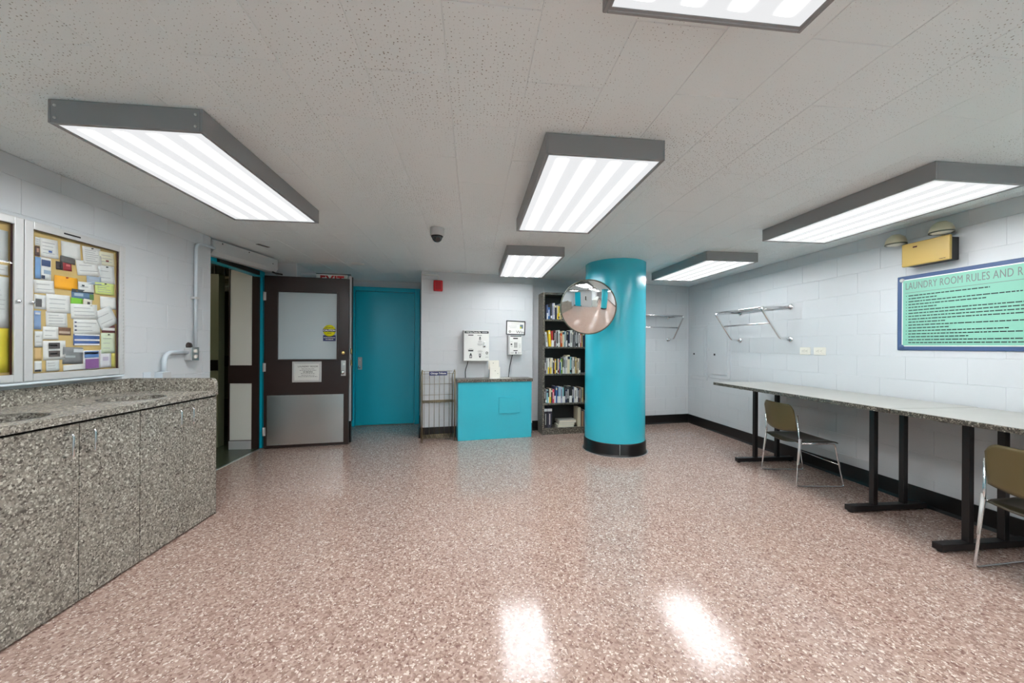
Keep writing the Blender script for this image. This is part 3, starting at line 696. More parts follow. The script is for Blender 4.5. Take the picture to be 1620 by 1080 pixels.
paper(468, 612, 408, 470, (92, 124, 158), 'blue landscape photo card in the middle of the board', 2, 0, [(.0, 1, .0, .3, (60, 70, 80)), (.1, .5, .4, .7, (170, 190, 205)), (.8, 1, .4, 1, (80, 120, 60))], k='photo_card')
paper(222, 300, 440, 535, W2_, 'white card with a black and white picture at the left edge', 0, 1, [(.1, .6, .3, .85, (84, 84, 84))], k='photo_card')
paper(302, 458, 440, 560, W1_, 'large white sheet in the centre left of the board', 2, 3)
paper(462, 540, 462, 506, (130, 204, 50), 'bright green card in the centre of the board', 0, 0, k='business_card')
paper(545, 602, 470, 512, (224, 220, 206), 'tiny cream card with a house mark beside the green card', -3, 0, [(.4, .7, .4, .8, (60, 60, 60))], k='business_card')
paper(655, 758, 455, 535, W1_, 'white slip at the right edge, middle height', 2, 0)
paper(460, 635, 502, 600, W1_, 'white note with faint lines just below the green card', 3, 3)
paper(628, 752, 530, 655, W2_, 'white note turned diagonally at the right edge', 28, 2)
paper(222, 268, 545, 668, (136, 166, 208), 'light blue flyer strip at the left edge, lower', 0, 0, [(.1, .8, .1, .2, (230, 235, 240))])
paper(300, 440, 552, 655, W1_, 'white sheet below the large centre left sheet', 2, 4)
paper(480, 655, 600, 700, W1_, 'white form with dark lettering at the left margin', 1, 3, [(.03, .1, .2, .28, (40, 50, 90)), (.03, .1, .45, .53, (40, 50, 90)), (.03, .1, .7, .78, (40, 50, 90))])
paper(480, 652, 700, 772, (72, 104, 164), 'white and blue banded card below the white form', 0, 0, [(.02, .98, .0, .12, (235, 235, 235)), (.02, .98, .45, .6, (235, 235, 235)), (.02, .98, .86, 1, (235, 235, 235))], k='business_card')
paper(278, 380, 650, 735, W1_, 'white slip left of the brown photo', 0, 2)
paper(372, 462, 655, 705, (120, 86, 64), 'small brown photo card right of the white slip', -2, 0, [(.1, .9, .5, .8, (190, 170, 150))], k='photo_card')
paper(665, 752, 640, 690, (112, 60, 60), 'dark maroon and white card at the right edge', 0, 0, [(.05, .95, .35, .7, (230, 228, 224))], k='business_card')
paper(660, 750, 692, 825, (214, 226, 196), 'pale green note with handwriting at the lower right', 1, 3, pin='k')
paper(222, 274, 680, 785, W2_, 'white slip at the left edge above the tan card', 0, 2)
paper(282, 430, 742, 868, W1_, 'white sheet with two rows of dark car pictures', 1, 0, [(.22, .72, .1, .42, (80, 76, 74)), (.22, .72, .52, .84, (96, 86, 82)), (.3, .6, .2, .3, (190, 190, 190)), (.3, .6, .62, .72, (190, 190, 190))])
paper(224, 270, 790, 870, (220, 184, 128), 'tan card at the lower left edge', 0, 0)
paper(410, 542, 785, 895, (128, 130, 132), 'grey photo with diagonal white streaks at the bottom middle', -2, 0, [(.5, 1, .1, .3, (210, 212, 214)), (.1, .6, .5, .62, (180, 184, 188))], k='photo_card')
paper(545, 652, 805, 930, (234, 234, 236), 'white flyer with a blue and a purple picture', 1, 0, [(.05, .92, .05, .38, (96, 132, 186)), (.05, .92, .1, .2, (190, 200, 214)), (.1, .92, .45, .95, (140, 92, 150))])
paper(655, 728, 800, 918, (228, 226, 230), 'white flyer with a faint purple ring at the bottom right', 1, 0, [(.2, .7, .4, .62, (196, 186, 206))])
paper(412, 556, 898, 936, W1_, 'white strip peeking out at the bottom middle', 2, 0)
paper(222, 270, 876, 945, W2_, 'white slip with a black foot in the bottom left corner', 0, 0, [(0, .8, .82, 1, (50, 44, 44))])
paper(298, 385, 870, 942, (216, 218, 216), 'pale grey slip at the bottom left, below the car pictures', 1, 3)
paper(728, 752, 825, 915, (196, 190, 92), 'narrow olive yellow strip in the bottom right corner')
paper(-150, 52, 0, 212, (198, 202, 200), 'large grey white sheet behind the left glass door, upper', 0, 0)
paper(-150, 52, 232, 300, W2_, 'white sheet behind the left glass door, second from top', 0, 1)
paper(-150, 55, 312, 655, (206, 210, 208), 'tall grey white sheet behind the left glass door', 0, 8)
paper(-150, 55, 660, 955, (214, 196, 60), 'large yellow sheet behind the left glass door, at the bottom', 0, 0)

# ------------------------------------------------------------------ conduits and boxes on the left wall
cdt = thing('wall_conduit', 'pale painted conduit rising from the outlet box to the door operator', 'conduit', (0, 0, 0))
MB().tube([(XL + .03, 3.806, 1.33), (XL + .03, 3.806, 2.345), (XL + .035, 4.045, 2.355)], .0135, 12, .07).build('pipe', M['conduit'], cdt)
b = MB(); b.box(XL + .001, XL + .046, 3.776, 3.84, 1.80, 1.822, .002); b.build('strap', M['alu'], cdt)
ob = thing('outlet_box', 'surface mounted metal outlet box on the left wall below the conduit', 'outlet', (0, 0, 0))
MB().box(XL, XL + .068, 3.705, 3.787, 1.216, 1.335, .004).build('box', M['grey_box'], ob)
MB().box(XL + .068, XL + .073, 3.70, 3.792, 1.212, 1.339, .002).build('cover', M['steel'], ob)
for z in (1.25, 1.303):
    o = MB().lathe([(0, .012), (.016, .012), (.018, .0)], 20, (XL + .072, 3.746, z), 'x').build('receptacle', M['cream'], ob)
    b = MB(); b.box(XL + .0845, XL + .0855, 3.739, 3.741, z, z + .008); b.box(XL + .0845, XL + .0855, 3.751, 3.753, z, z + .008); b.build('slot', M['black'], o)
MB().lathe([(0, .02), (.03, .016), (.034, 0)], 20, (XL, 3.76, 1.352), 'x').build('knockout_cover', M['brown'], ob)
c2 = thing('elbow_conduit', 'thick pale conduit elbow running down to the small box on the splashback', 'conduit', (0, 0, 0))
MB().tube([(XL + .034, 3.70, 1.295), (XL + .034, 3.45, 1.295), (XL + .034, 3.435, 1.13)], .0165, 12, .13).build('pipe', M['conduit'], c2)
b2 = thing('junction_box', 'small grey blue box with plate standing above the end of the counter', 'outlet', (0, 0, 0))
MB().box(XL, XL + .062, 3.39, 3.48, 1.03, 1.13, .004).build('box', M['conduit'], b2)
MB().box(XL + .062, XL + .066, 3.393, 3.477, 1.033, 1.127, .001).build('cover', M['grey_box'], b2)
MB().box(XL, XL + .006, 3.28, 3.35, 1.04, 1.135, .002).build('side_plate', M['conduit'], b2)

# ------------------------------------------------------------------ teal stand, machines, holder
ka = math.atan2(.16, 1.092)
ks = thing('stand', 'teal painted box stand with a dark speckled top', 'stand', (-.218, 5.283, 0), ka)
MB().box(0, 1.104, 0, .25, .0, .84, .003).build('body', M['teal'], ks)
MB().box(-.022, 1.12, -.02, .262, .84, .884, .004).build('top', M['granite_fine'], ks)
MB().box(.595, .915, -.02, 0, .375, .61, .003).build('hatch', M['teal'], ks)
WA = math.atan2(.22, 1.70)
def on_back(x):      # point of the back wall face at x
    return Vector((x, 5.50 + (x + .77) * .22 / 1.70, 0))
p = on_back(-.165)
vm = thing('value_card_machine', 'large white card value machine on the wall above the teal stand', 'vending machine', p, WA)
MB().box(0, .385, -.12, -.001, 1.139, 1.60, .006).build('housing', M['grey_box'], vm)
MB().box(.008, .383, -.126, -.12, 1.143, 1.597, .003).build('front', M['whitepaint'], vm)
y_ = -.1265
hb = MB().box(.015, .375, y_ - .0005, -.1258, 1.553, 1.588).build('header', M['ink'], vm)
text('VTM Value Transfer Plus', .0245, M['white'], hb, (.145, y_ - .0012, 1.569), FRONT, bold=.0006, sx=.9)
MB().box(.275, .355, y_ - .001, y_, 1.566, 1.576).build('header_mark', M['grey_box'], hb)
for nm, x0, x1, z0, z1, mm in (('slot', .07, .145, 1.520, 1.534, M['black']), ('slot', .205, .27, 1.521, 1.530, M['greyink']), ('slot', .07, .145, 1.286, 1.306, M['black'])):
    MB().box(x0, x1, y_ - .002, -.1255, z0, z1, .001, 1).build(nm, mm, vm)
kl = MB().box(.293, .333, y_ - .008, -.1255, 1.345, 1.44, .006).build('lock', M['steel'], vm)
for z in (1.42, 1.395, 1.36): MB().lathe([(0, -.006), (.009, -.006), (.010, 0)], 16, (.313, y_ - .0075, z), 'y').build('button', M['cream'] if z > 1.37 else M['black'], kl)
def bottle(x, z, h, flip=False):
    pts = [(-.3, 0), (.3, 0), (.3, .62), (.16, .78), (.16, 1), (-.16, 1), (-.16, .78), (-.3, .62)]
    m = MB(); m.prism([(x + q[0] * h * .85, z + (1 - q[1] if flip else q[1]) * h) for q in pts], y_ - .0008, -.1255, 'y')
    m.mi = 1; m.box(x - .15 * h, x + .15 * h, y_ - .0013, y_ - .0008, z + h * (.45 if flip else .12), z + h * (.85 if flip else .52))
    return m.build('card_icon', [M['ink'], M['grey_box']], vm)
bottle(.245, 1.455, .05); bottle(.107, 1.185, .072); bottle(.245, 1.19, .06, True)
b = MB()
for x, zz, wd in ((.245, 1.44, .06), (.245, 1.43, .05), (.245, 1.42, .06), (.245, 1.40, .08), (.245, 1.392, .07), (.245, 1.384, .08), (.245, 1.374, .05), (.107, 1.325, .05), (.107, 1.315, .09), (.245, 1.30, .05), (.245, 1.288, .085), (.245, 1.278, .05), (.245, 1.262, .07), (.35, 1.205, .04), (.35, 1.195, .045), (.35, 1.235, .04)):
    b.box(x - wd / 2, x + wd / 2, y_ - .0005, -.1258, zz - .0015, zz + .0015)
o = b.build('printed_lines', M['greyink'], vm); o['kind'] = 'stuff'
m_ = MB(); m_.prism([(.35 + .019 * math.cos(t), 1.262 + .019 * math.sin(t)) for t in [2 * math.pi * k / 20 for k in range(20)]], y_ - .0008, -.1255, 'y'); m_.mi = 1
m_.box(.342, .358, y_ - .0014, y_ - .0008, 1.254, 1.27); m_.build('emblem', [M['ink'], M['white']], vm)
MB().tube([(.075, -.05, 1.14), (.06, -.06, 1.07), (.035, -.05, 1.0), (.04, -.05, .887)], .006, 8, .05).build('cable', M['black'], vm)
p = on_back(.515)
v2 = thing('account_card_machine', 'small white keypad machine on the wall below the framed notice', 'keypad', p, WA)
MB().box(0, .215, -.10, -.001, 1.235, 1.535, .005).build('housing', M['grey_box'], v2)
MB().box(.022, .213, -.105, -.10, 1.238, 1.532, .003).build('front', M['whitepaint'], v2)
y2 = -.1055
MB().box(.03, .205, y2 - .0005, -.1048, 1.513, 1.526).build('header', M['ink'], v2)
for x0, x1, z0, z1 in ((.075, .15, 1.478, 1.494), (.08, .145, 1.292, 1.304)): MB().box(x0, x1, y2 - .002, -.1045, z0, z1, .001, 1).build('slot', M['black'], v2)
for r_ in range(5):
    for c_ in range(3): MB().box(.09 + .018 * c_, .104 + .018 * c_, y2 - .003, -.1045, 1.345 + .0165 * r_, 1.357 + .0165 * r_, .001, 1).build('key', M['greyink'], v2)
MB().box(.035, .062, y2 - .001, -.1045, 1.385, 1.405, .0).build('card_icon', M['ink'], v2)
MB().box(.112, .128, y2 - .001, -.1045, 1.25, 1.28, .0).build('card_icon', M['ink'], v2)
b = MB()
for x, zz, wd in ((.05, 1.43, .04), (.05, 1.36, .03), (.05, 1.37, .035), (.18, 1.40, .04), (.18, 1.38, .04), (.18, 1.365, .035), (.18, 1.345, .03), (.06, 1.27, .05), (.06, 1.26, .04), (.175, 1.27, .06), (.175, 1.26, .05)): b.box(x - wd / 2, x + wd / 2, y2 - .0005, -.1048, zz - .0015, zz + .0015)
o = b.build('printed_lines', M['greyink'], v2); o['kind'] = 'stuff'
MB().tube([(.08, -.04, 1.236), (.06, -.05, 1.15), (.035, -.05, 1.05), (.02, -.04, .887)], .006, 8, .05).build('cable', M['black'], v2)
p = on_back(.458)
nf = thing('framed_notice', 'white printed notice in a thin black frame above the keypad machine', 'notice', p, WA)
nf.rotation_euler = (0, R(1.5), WA)
b = MB(); ring(b, 0, .305, 1.549, 1.768, .012, .293, 1.561, 1.756, -.02, -.001, .002); b.build('frame', M['blackmetal'], nf)
MB().box(.012, .293, -.008, -.002, 1.561, 1.756).build('sheet', M['white'], nf)
MB().box(.222, .272, -.0086, -.008, 1.65, 1.71).build('picture', cmat(110, 130, 140), nf)
MB().box(.222, .245, -.0092, -.0086, 1.65, 1.675).build('picture', cmat(206, 204, 40), nf)
text('Win', .062, M['greyink'], nf, (.225, -.009, 1.592), FRONT, bold=.0006, sx=1.2)
b = MB()
for zz, x0, x1 in ((1.72, .08, .2), (1.688, .035, .17), (1.67, .035, .17), (1.655, .06, .15), (1.60, .09, .14)): b.box(x0, x1, -.0086, -.008, zz - .002, zz + .002)
o = b.build('printed_lines', M['grey_box'], nf); o['kind'] = 'stuff'
MB().lathe([(.009, -.001), (.017, -.001), (.017, 0)], 20, (.062, -.0081, 1.597), 'y').build('emblem', M['ink'], nf)
p = on_back(.225)
hd = thing('leaflet_holder', 'cream leaflet holder standing on the teal stand between the machines', 'leaflet holder', p + Vector((0, -.17, .885)), WA)
MB().box(0.02, .175, .0, .006, .0, .165, .002).build('front_panel', M['cream'], hd)
MB().prism([(0, .13), (.165, .13), (.158, .265), (.0, .265)], .03, .036, 'y').build('back_panel', M['cream'], hd)
b = MB(); b.prism([(.0, .0), (.06, .0), (.036, .265), (.03, .265), (.0, .14)], .0195, .023, 'x'); b.prism([(.0, .0), (.06, .0), (.036, .265), (.03, .265), (.0, .14)], .158, .162, 'x'); b.build('side', M['cream'], hd)
for x, z in ((.075, .225), (.10, .11), (.14, .07)): MB().lathe([(0, -.001), (.006, -.001), (.006, 0)], 12, (x, (0 if z < .2 else .03), z), 'y').build('hole', M['greyink'], hd)
o = MB().box(-.16, .16, -.055, .055, 0, .003, .001, 1).build('leaflet', M['white'], None, (.39, 5.46, .8845), (0, 0, R(9))); tag(o, 'flat white paper lying on the teal stand by the leaflet holder', 'paper')

# newspaper rack
nr = thing('newspaper_rack', 'brass coloured wire newspaper rack standing left of the teal stand', 'newspaper rack', (-.712, 5.215, 0), R(12))
rw, rd = .455, .235
for x in (0, rw):
    b = MB(); b.tube([(x, 0, 0), (x, 0, 1.0), (x, .03, 1.02)], .0075, 8); b.tube([(x, .03, 1.02), (x, rd, .93), (x, rd, 0)], .005, 8, .02); b.build('side_frame', M['wire'], nr)
for i in range(6):
    x = .045 + i * .073
    MB().tube([(x, rd, .05), (x, rd, .99)], .0032, 6).build('back_wire', M['wire'], nr)
for z in (.99, .80, .64): MB().tube([(0, rd, z), (rw, rd, z)], .003, 6).build('cross_wire', M['wire'], nr)
def wire_shelf(z, lip):
    b = MB(); 
    for k in range(6): b.tube([(.0, .02 + (rd - .02) * k / 5, z), (rw, .02 + (rd - .02) * k / 5, z)], .003, 6)
    for k in range(8): x = .02 + (rw - .04) * k / 7; b.tube([(x, rd, z - .004), (x, .0, z - .004), (x, -.012, z + lip)], .003, 6)
    b.tube([(0, -.012, z + lip), (rw, -.012, z + lip)], .004, 6); return b.build('wire_shelf', M['wire'], nr)
wire_shelf(.56, .03); wire_shelf(.055, .05); 
b = MB()
for k in range(12): x = .01 + k * (rw - .02) / 11; b.tube([(x, -.012, .56), (x + .02, -.012, .585)], .0025, 6)
o = b.build('front_lattice', M['wire'], nr); o['kind'] = 'stuff'
pl = MB().box(.095, .345, -.004, .004, .945, 1.0, .002).build('name_plate', M['navy'], nr)
MB().tube([(.0, -.0, .97), (rw, -.0, .97)], .003, 6).build('plate_bar', M['wire'], nr)
text('Chicago Tribune', .033, M['white'], pl, (.22, -.0048, .974), FRONT, bold=.001, sx=.98)
o = None
# fire alarm
p = on_back(-.60)
fa = thing('fire_alarm', 'red fire alarm sounder on the wall above the newspaper rack', 'fire alarm', p, WA)
MB().box(0, .135, -.055, -.001, 2.175, 2.335, .012).build('housing', M['red'], fa)
MB().box(.025, .11, -.063, -.055, 2.20, 2.315, .004).build('grille', cmat(160, 14, 24), fa)
MB().tube([(-.168, -.015, 2.415), (.07, -.015, 2.415), (.07, -.015, 2.335)], .011, 10, .02).build('conduit', M['whitepaint'], fa)

# ------------------------------------------------------------------ bookcase and books
BA = R(5); BO = Vector((1.06, 5.538, 0))
bk = thing('bookcase', 'tall dark speckled bookcase full of books behind the column', 'bookcase', BO, BA)
bw, bd, bh = .93, .275, 2.20
lev = [1.788, 1.361, .943, .487, .104]
MB().box(0, .03, .0, bd, 0, bh, .001).build('side', M['granite_fine'], bk); MB().box(bw - .03, bw, 0, bd, 0, bh, .001).build('side', M['granite_fine'], bk)
MB().box(.03, bw - .03, 0, bd, bh - .032, bh, .001).build('top', M['granite_fine'], bk)
MB().box(.03, bw - .03, bd - .012, bd, .0, bh - .032).build('back', M['darkcase'], bk)
for z in lev: MB().box(.03, bw - .03, .002, bd - .012, z - .026, z, .001).build('shelf', M['granite_fine'], bk)
MB().box(.03, bw - .03, .012, .03, 0, lev[4] - .026).build('plinth', M['granite_fine'], bk)
for sx, ll in ((.0302, 1), (bw - .0312, 1)): MB().box(sx, sx + .001, .006, bd - .012, .11, bh - .034).build('inner_lining', M['darkcase'], bk)
ORD = ['first', 'second', 'third', 'fourth', 'fifth', 'sixth', 'seventh', 'eighth', 'ninth', 'tenth', 'eleventh', 'twelfth', 'thirteenth', 'fourteenth', 'fifteenth', 'sixteenth', 'seventeenth', 'eighteenth', 'nineteenth', 'twentieth', 'twenty-first', 'twenty-second', 'twenty-third', 'twenty-fourth', 'twenty-fifth', 'twenty-sixth', 'twenty-seventh', 'twenty-eighth', 'twenty-ninth', 'thirtieth']
ROW = ['top', 'second', 'third', 'fourth', 'bottom']
CN = {'slate blue': (84, 96, 128), 'blue': (44, 96, 160), 'dark grey': (58, 58, 60), 'lavender': (176, 178, 200), 'white': (220, 220, 214), 'navy': (32, 40, 72), 'cream': (222, 212, 178), 'yellow': (228, 196, 40),
      'grey': (128, 130, 132), 'tan': (188, 164, 108), 'black': (24, 22, 24), 'red': (172, 48, 40), 'orange': (220, 96, 30), 'pale blue': (150, 186, 212), 'aqua': (128, 190, 196), 'green': (120, 156, 60), 'maroon': (92, 36, 42), 'brown': (104, 74, 52), 'pink': (214, 62, 92), 'teal': (70, 134, 140), 'silver': (176, 180, 182), 'plum': (88, 74, 84)}
def book_mesh(w_, h_, d_, col, band, seedv):
    m = MB(); t = .0025
    m.box(0, t, 0, d_, 0, h_); m.box(w_ - t, w_, 0, d_, 0, h_); m.box(t, w_ - t, 0, t, 0, h_)
    m.mi = 1; m.box(t, w_ - t, t, d_ - .005, .003, h_ - .003)
    m.mi = 2; rr = random.Random(seedv)
    if band == 'text':
        z = h_ * rr.uniform(.25, .35)
        while z < h_ * .8:
            l = rr.uniform(.008, .016); m.box(w_ * .3, w_ * .7, -.0004, 0, z, z + l); z += l + .004
    elif band == 'band': m.box(0, w_, -.0004, 0, h_ * .06, h_ * .22)
    elif band == 'top': m.box(0, w_, -.0004, 0, h_ * .78, h_ * .92)
    elif band == 'half': m.box(0, w_, -.0004, 0, 0.001, h_ * .42)
    mats = [cmat(*CN[col]), M['pages'], {'text': M['white'] if sum(CN[col]) < 380 else M['ink'], 'band': M['white'] if sum(CN[col]) < 420 else M['ink'], 'top': cmat(*CN['cream']) if sum(CN[col]) < 500 else cmat(*CN['navy']), 'half': M['white'] if sum(CN[col]) < 600 else cmat(*CN['yellow'])}[band]]
    return m, mats
rows = [
 [(16, 180, 'slate blue'), (28, 148, 'blue'), (20, 200, 'dark grey'), (17, 200, 'lavender'), (18, 202, 'white'), (24, 190, 'navy'), (14, 176, 'cream'), (16, 164, 'yellow'), (12, 196, 'grey'), (17, 190, 'tan'), (14, 150, 'black'), (20, 190, 'grey'), (15, 185, 'maroon'), (22, 200, 'dark grey'), (16, 170, 'white'), (18, 190, 'navy'), (20, 180, 'brown'), (16, 195, 'silver')],
 [(26, 185, 'white', 7), (24, 205, 'yellow', 4), (22, 196, 'red'), (13, 190, 'black'), (20, 208, 'maroon'), (18, 205, 'silver'), (13, 190, 'black'), (22, 208, 'white'), (9, 185, 'cream'), (18, 170, 'orange', 3), (20, 200, 'cream'), (12, 200, 'teal'), (16, 195, 'silver'), (13, 190, 'dark grey'), (16, 200, 'black'), (20, 198, 'navy'), (34, 210, 'white'), (12, 200, 'black'), (20, 200, 'grey'), (12, 190, 'dark grey'), (20, 195, 'silver'), (14, 185, 'black'), (26, 180, 'white'), (16, 190, 'red'), (20, 200, 'tan'), (18, 190, 'navy')],
 [(24, 160, 'plum'), (18, 190, 'silver'), (18, 195, 'white'), (10, 190, 'dark grey'), (20, 192, 'cream'), (18, 196, 'white'), (13, 180, 'black'), (14, 185, 'maroon'), (13, 180, 'yellow'), (18, 190, 'black'), (18, 185, 'cream'), (11, 180, 'red'), (12, 185, 'blue'), (26, 185, 'green'), (14, 190, 'black'), (30, 205, 'silver'), (22, 218, 'white'), (30, 232, 'cream'), (20, 210, 'aqua'), (10, 200, 'black'), (26, 205, 'white'), (12, 200, 'black'), (20, 205, 'tan'), (14, 180, 'brown'), (18, 190, 'cream'), (20, 190, 'grey')],
 [(14, 175, 'black'), (16, 176, 'grey'), (20, 165, 'aqua'), (14, 178, 'black'), (24, 180, 'cream'), (16, 175, 'dark grey'), (24, 170, 'pink'), (22, 210, 'navy'), (16, 205, 'blue'), (14, 200, 'navy'), (30, 198, 'pale blue'), (24, 196, 'lavender'), (20, 190, 'aqua'), (18, 195, 'black'), (22, 170, 'navy'), (32, 205, 'dark grey'), (36, 205, 'black'), (16, 200, 'black'), (12, 195, 'slate blue'), (28, 190, 'white'), (22, 175, 'silver'), (16, 180, 'navy'), (20, 190, 'brown'), (18, 190, 'grey'), (18, 185, 'tan')]]
for r_, row in enumerate(rows):
    x = .034 + (.03 if r_ == 0 else 0)
    rr = random.Random(40 + r_); scale = .00122
    for i, e in enumerate(row):
        w_ = e[0] * scale; h_ = e[1] * scale * 1.02; d_ = min(.15 + rr.random() * .05, .2); lean = R(e[3]) if len(e) > 3 else 0
        if x + w_ + h_ * math.sin(lean) > bw - .036: break
        bd_ = rr.choice(['text', 'text', 'band', 'top', 'half', 'text'])
        m, mats = book_mesh(w_ - .0008, h_, d_, e[2], bd_, i + 50 * r_)
        P_ = BO + Matrix.Rotation(BA, 3, 'Z') @ Vector((x + (h_ * math.sin(lean) if lean else 0), .012 + rr.random() * .015, lev[r_] + .0004 + (.0 if not lean else w_ * 0)))
        o = m.build('book', mats, None, P_, (0, 0, BA))
        if lean: o.rotation_euler = (0, -lean, BA)
        tag(o, '%s book, %s from the left on the %s shelf of the bookcase' % (e[2], ORD[i], ROW[r_]), 'book', 'books on the %s shelf' % ROW[r_])
        x += w_ + (h_ * math.sin(lean) if lean else 0) + .0006 + (w_ * 0)
        if r_ == 0 and i in (1, 5): x += .008
    if r_ == 3:
        pass
# bottom shelf: two thick binders, a stack, a few uprights
def lay_book(dx, dy, z, w_, d_, h_, rz, colr, lab, name='book', grp='books on the bottom shelf'):
    m = MB(); m.box(-w_ / 2, w_ / 2, -d_ / 2, d_ / 2, 0, .003); m.box(-w_ / 2, w_ / 2, -d_ / 2, d_ / 2, h_ - .003, h_); m.box(-w_ / 2, -w_ / 2 + .003, -d_ / 2, d_ / 2, .003, h_ - .003)
    m.mi = 1; m.box(-w_ / 2 + .003, w_ / 2 - .005, -d_ / 2 + .004, d_ / 2 - .004, .003, h_ - .003)
    P_ = BO + Matrix.Rotation(BA, 3, 'Z') @ Vector((dx, dy, z)); o = m.build(name, [cmat(*colr), M['pages']], None, P_, (0, 0, BA + R(rz))); tag(o, lab, 'book', grp)
for i, (x, w_, c_) in enumerate(((.034, .045, 'black'), (.083, .075, 'navy'))):
    m = MB(); m.box(0, w_, 0, .2, 0, .30, .003, 1); m.mi = 1; m.box(0, w_, -.0006, 0, .255, .295); m.mi = 2
    z = .05
    while z < .22: l = .014; m.box(w_ * .42, w_ * .6, -.0008, 0, z, z + l); z += l + .005
    o = m.build('binder', [cmat(*((28, 28, 34) if i == 0 else (48, 48, 62))), M['silver'] if 'silver' in M else M['grey_box'], M['white']], None, BO + Matrix.Rotation(BA, 3, 'Z') @ Vector((x, .015, lev[4] + .0005)), (0, 0, BA))
    tag(o, ['narrow black volume at the left end of the bottom shelf', 'wide dark volume with pale band, second on the bottom shelf'][i], 'book', 'books on the bottom shelf')
z0 = lev[4] + .0005
lay_book(.39, .12, z0, .27, .19, .034, 2, (204, 206, 190), 'pale book at the bottom of the lying stack on the bottom shelf')
lay_book(.41, .12, z0 + .0345, .26, .18, .030, -3, (196, 200, 186), 'pale green book second from below in the lying stack')
lay_book(.42, .13, z0 + .065, .29, .19, .042, 3, (170, 172, 164), 'grey book on top of the lying stack on the bottom shelf')
for i, (x, w_, h_, c_, lab) in enumerate(((.585, .05, .30, (196, 188, 164), 'tall cream book standing right of the lying stack'), (.637, .012, .26, (40, 36, 34), 'thin black book right of the tall cream book'), (.651, .03, .24, (150, 120, 90), 'brown book right of the thin black one on the bottom shelf'), (.69, .03, .25, (90, 96, 110), 'slate book near the right end of the bottom shelf'))):
    m = MB(); m.box(0, .0025, 0, .18, 0, h_); m.box(w_ - .0025, w_, 0, .18, 0, h_); m.box(.0025, w_ - .0025, 0, .003, 0, h_); m.mi = 1; m.box(.0025, w_ - .0025, .003, .175, .003, h_ - .003)
    o = m.build('book', [cmat(*c_), M['pages']], None, BO + Matrix.Rotation(BA, 3, 'Z') @ Vector((x, .03, z0)), (0, 0, BA)); tag(o, lab, 'book', 'books on the bottom shelf')
# lettered spine
text('PERSONAL', .028, M['white'], None, BO + Matrix.Rotation(BA, 3, 'Z') @ Vector((0, 0, 0)), FRONT) if False else None

# ------------------------------------------------------------------ folding tables
TZ = .92
def table(y0, y1, legs, label):
    t = thing('folding_table', label, 'table', (0, 0, 0), 0, 'speckled folding tables along the right wall')
    MB().box(3.085, 3.86, y0, y1, TZ - .003, TZ, .001, 1).build('top', M['table_top'], t)
    MB().box(3.085, 3.86, y0, y1, TZ - .036, TZ - .003, .002, 1).build('edge', M['granite_fine'], t)
    for ly in legs:
        b = MB(); b.box(3.122, 3.84, ly - .03, ly + .03, .012, .056, .004); ft = b.build('foot', M['blackmetal'], t)
        for x in (3.15, 3.815): MB().lathe([(.018, 0), (.02, .004), (.016, .012)], 14, (x, ly, 0)).build('glide', M['black'], ft)
        for x in (3.36, 3.645): MB().box(x - .02, x + .02, ly - .02, ly + .02, .056, TZ - .05, .003).build('leg', M['blackmetal'], t)
        MB().box(3.16, 3.80, ly - .02, ly + .02, TZ - .05, TZ - .036, .002).build('bracket', M['blackmetal'], t)
    return t
table(2.413, 4.42, (2.74, 4.04), 'long grey topped folding table with the far chair tucked under it')
table(.42, 2.404, (.75, 2.15), 'near grey topped folding table cut off by the right edge of the picture')

# ------------------------------------------------------------------ chairs
def chair(loc, rz, label):
    t = thing('stacking_chair', label, 'chair', loc, rz, 'olive stacking chairs')
    for s_ in (-1, 1):
        y = .25 * s_
        b = MB(); b.tube([(-.205, .222 * s_, .70), (-.19, .232 * s_, .44), (-.232, y, .009), (.235, y, .009), (.158, .232 * s_, .425), (-.17, .232 * s_, .425)], .0075, 10, .025)
        fr_ = b.build('side_frame', M['chrome'], t)
        MB().tube([(-.186, .236 * s_, .47), (-.212, .244 * s_, .22)], [.013, .009], 10).build('sleeve', M['alu'], fr_)
    MB().tube([(.195, -.242, .22), (.195, .242, .22)], .0055, 8).build('crossbar', M['chrome'], t)
    MB().tube([(-.15, -.232, .418), (-.15, .232, .418)], .006, 8).build('crossbar', M['chrome'], t)
    def seatf(u, v):
        x = -.215 + .43 * u; w_ = .222 if u > .1 else .205; 
        c = 1 - .06 * max(0, (u - .85) / .15) ** 2
        y = (v - .5) * 2 * w_ * c
        z = .438 - .02 * (1 - (2 * v - 1) ** 2) * math.sin(math.pi * min(max(u, 0), 1)) - (.03 * (1 - u / .12) * (1 - (2 * v - 1) ** 2) if u < .12 else 0) - (.018 * ((u - .88) / .12) ** 2 if u > .88 else 0)
        return (x, y, z)
    MB().grid(seatf, 24, 20, .008).build('seat', M['seat'], t)
    def backf(u, v):      # u across, v up
        k = 2 * u - 1; top = .80 - .055 * max(0, (abs(k) - .72) / .28) ** 2.2; bot = .545 - .03 * (1 - k * k)
        z = bot + (top - bot) * v; x = -.195 - .035 * v - .035 * (1 - k * k); wd = .213 - .004 * v
        return (x, k * wd, z)
    MB().grid(backf, 24, 12, .007).build('backrest', M['olive'], t)
    b = MB(); b.tube([(backf(i / 24, 0)[0], backf(i / 24, 0)[1], backf(i / 24, 0)[2]) for i in range(25)], .0045, 6); b.build('back_edge', M['seat'], t)
    return t
chair((3.414, 3.492, 0), R(-6), 'olive plastic chair with chrome legs under the far table')
chair((3.355, 1.72, 0), R(3), 'olive plastic chair cut off by the right edge of the picture')

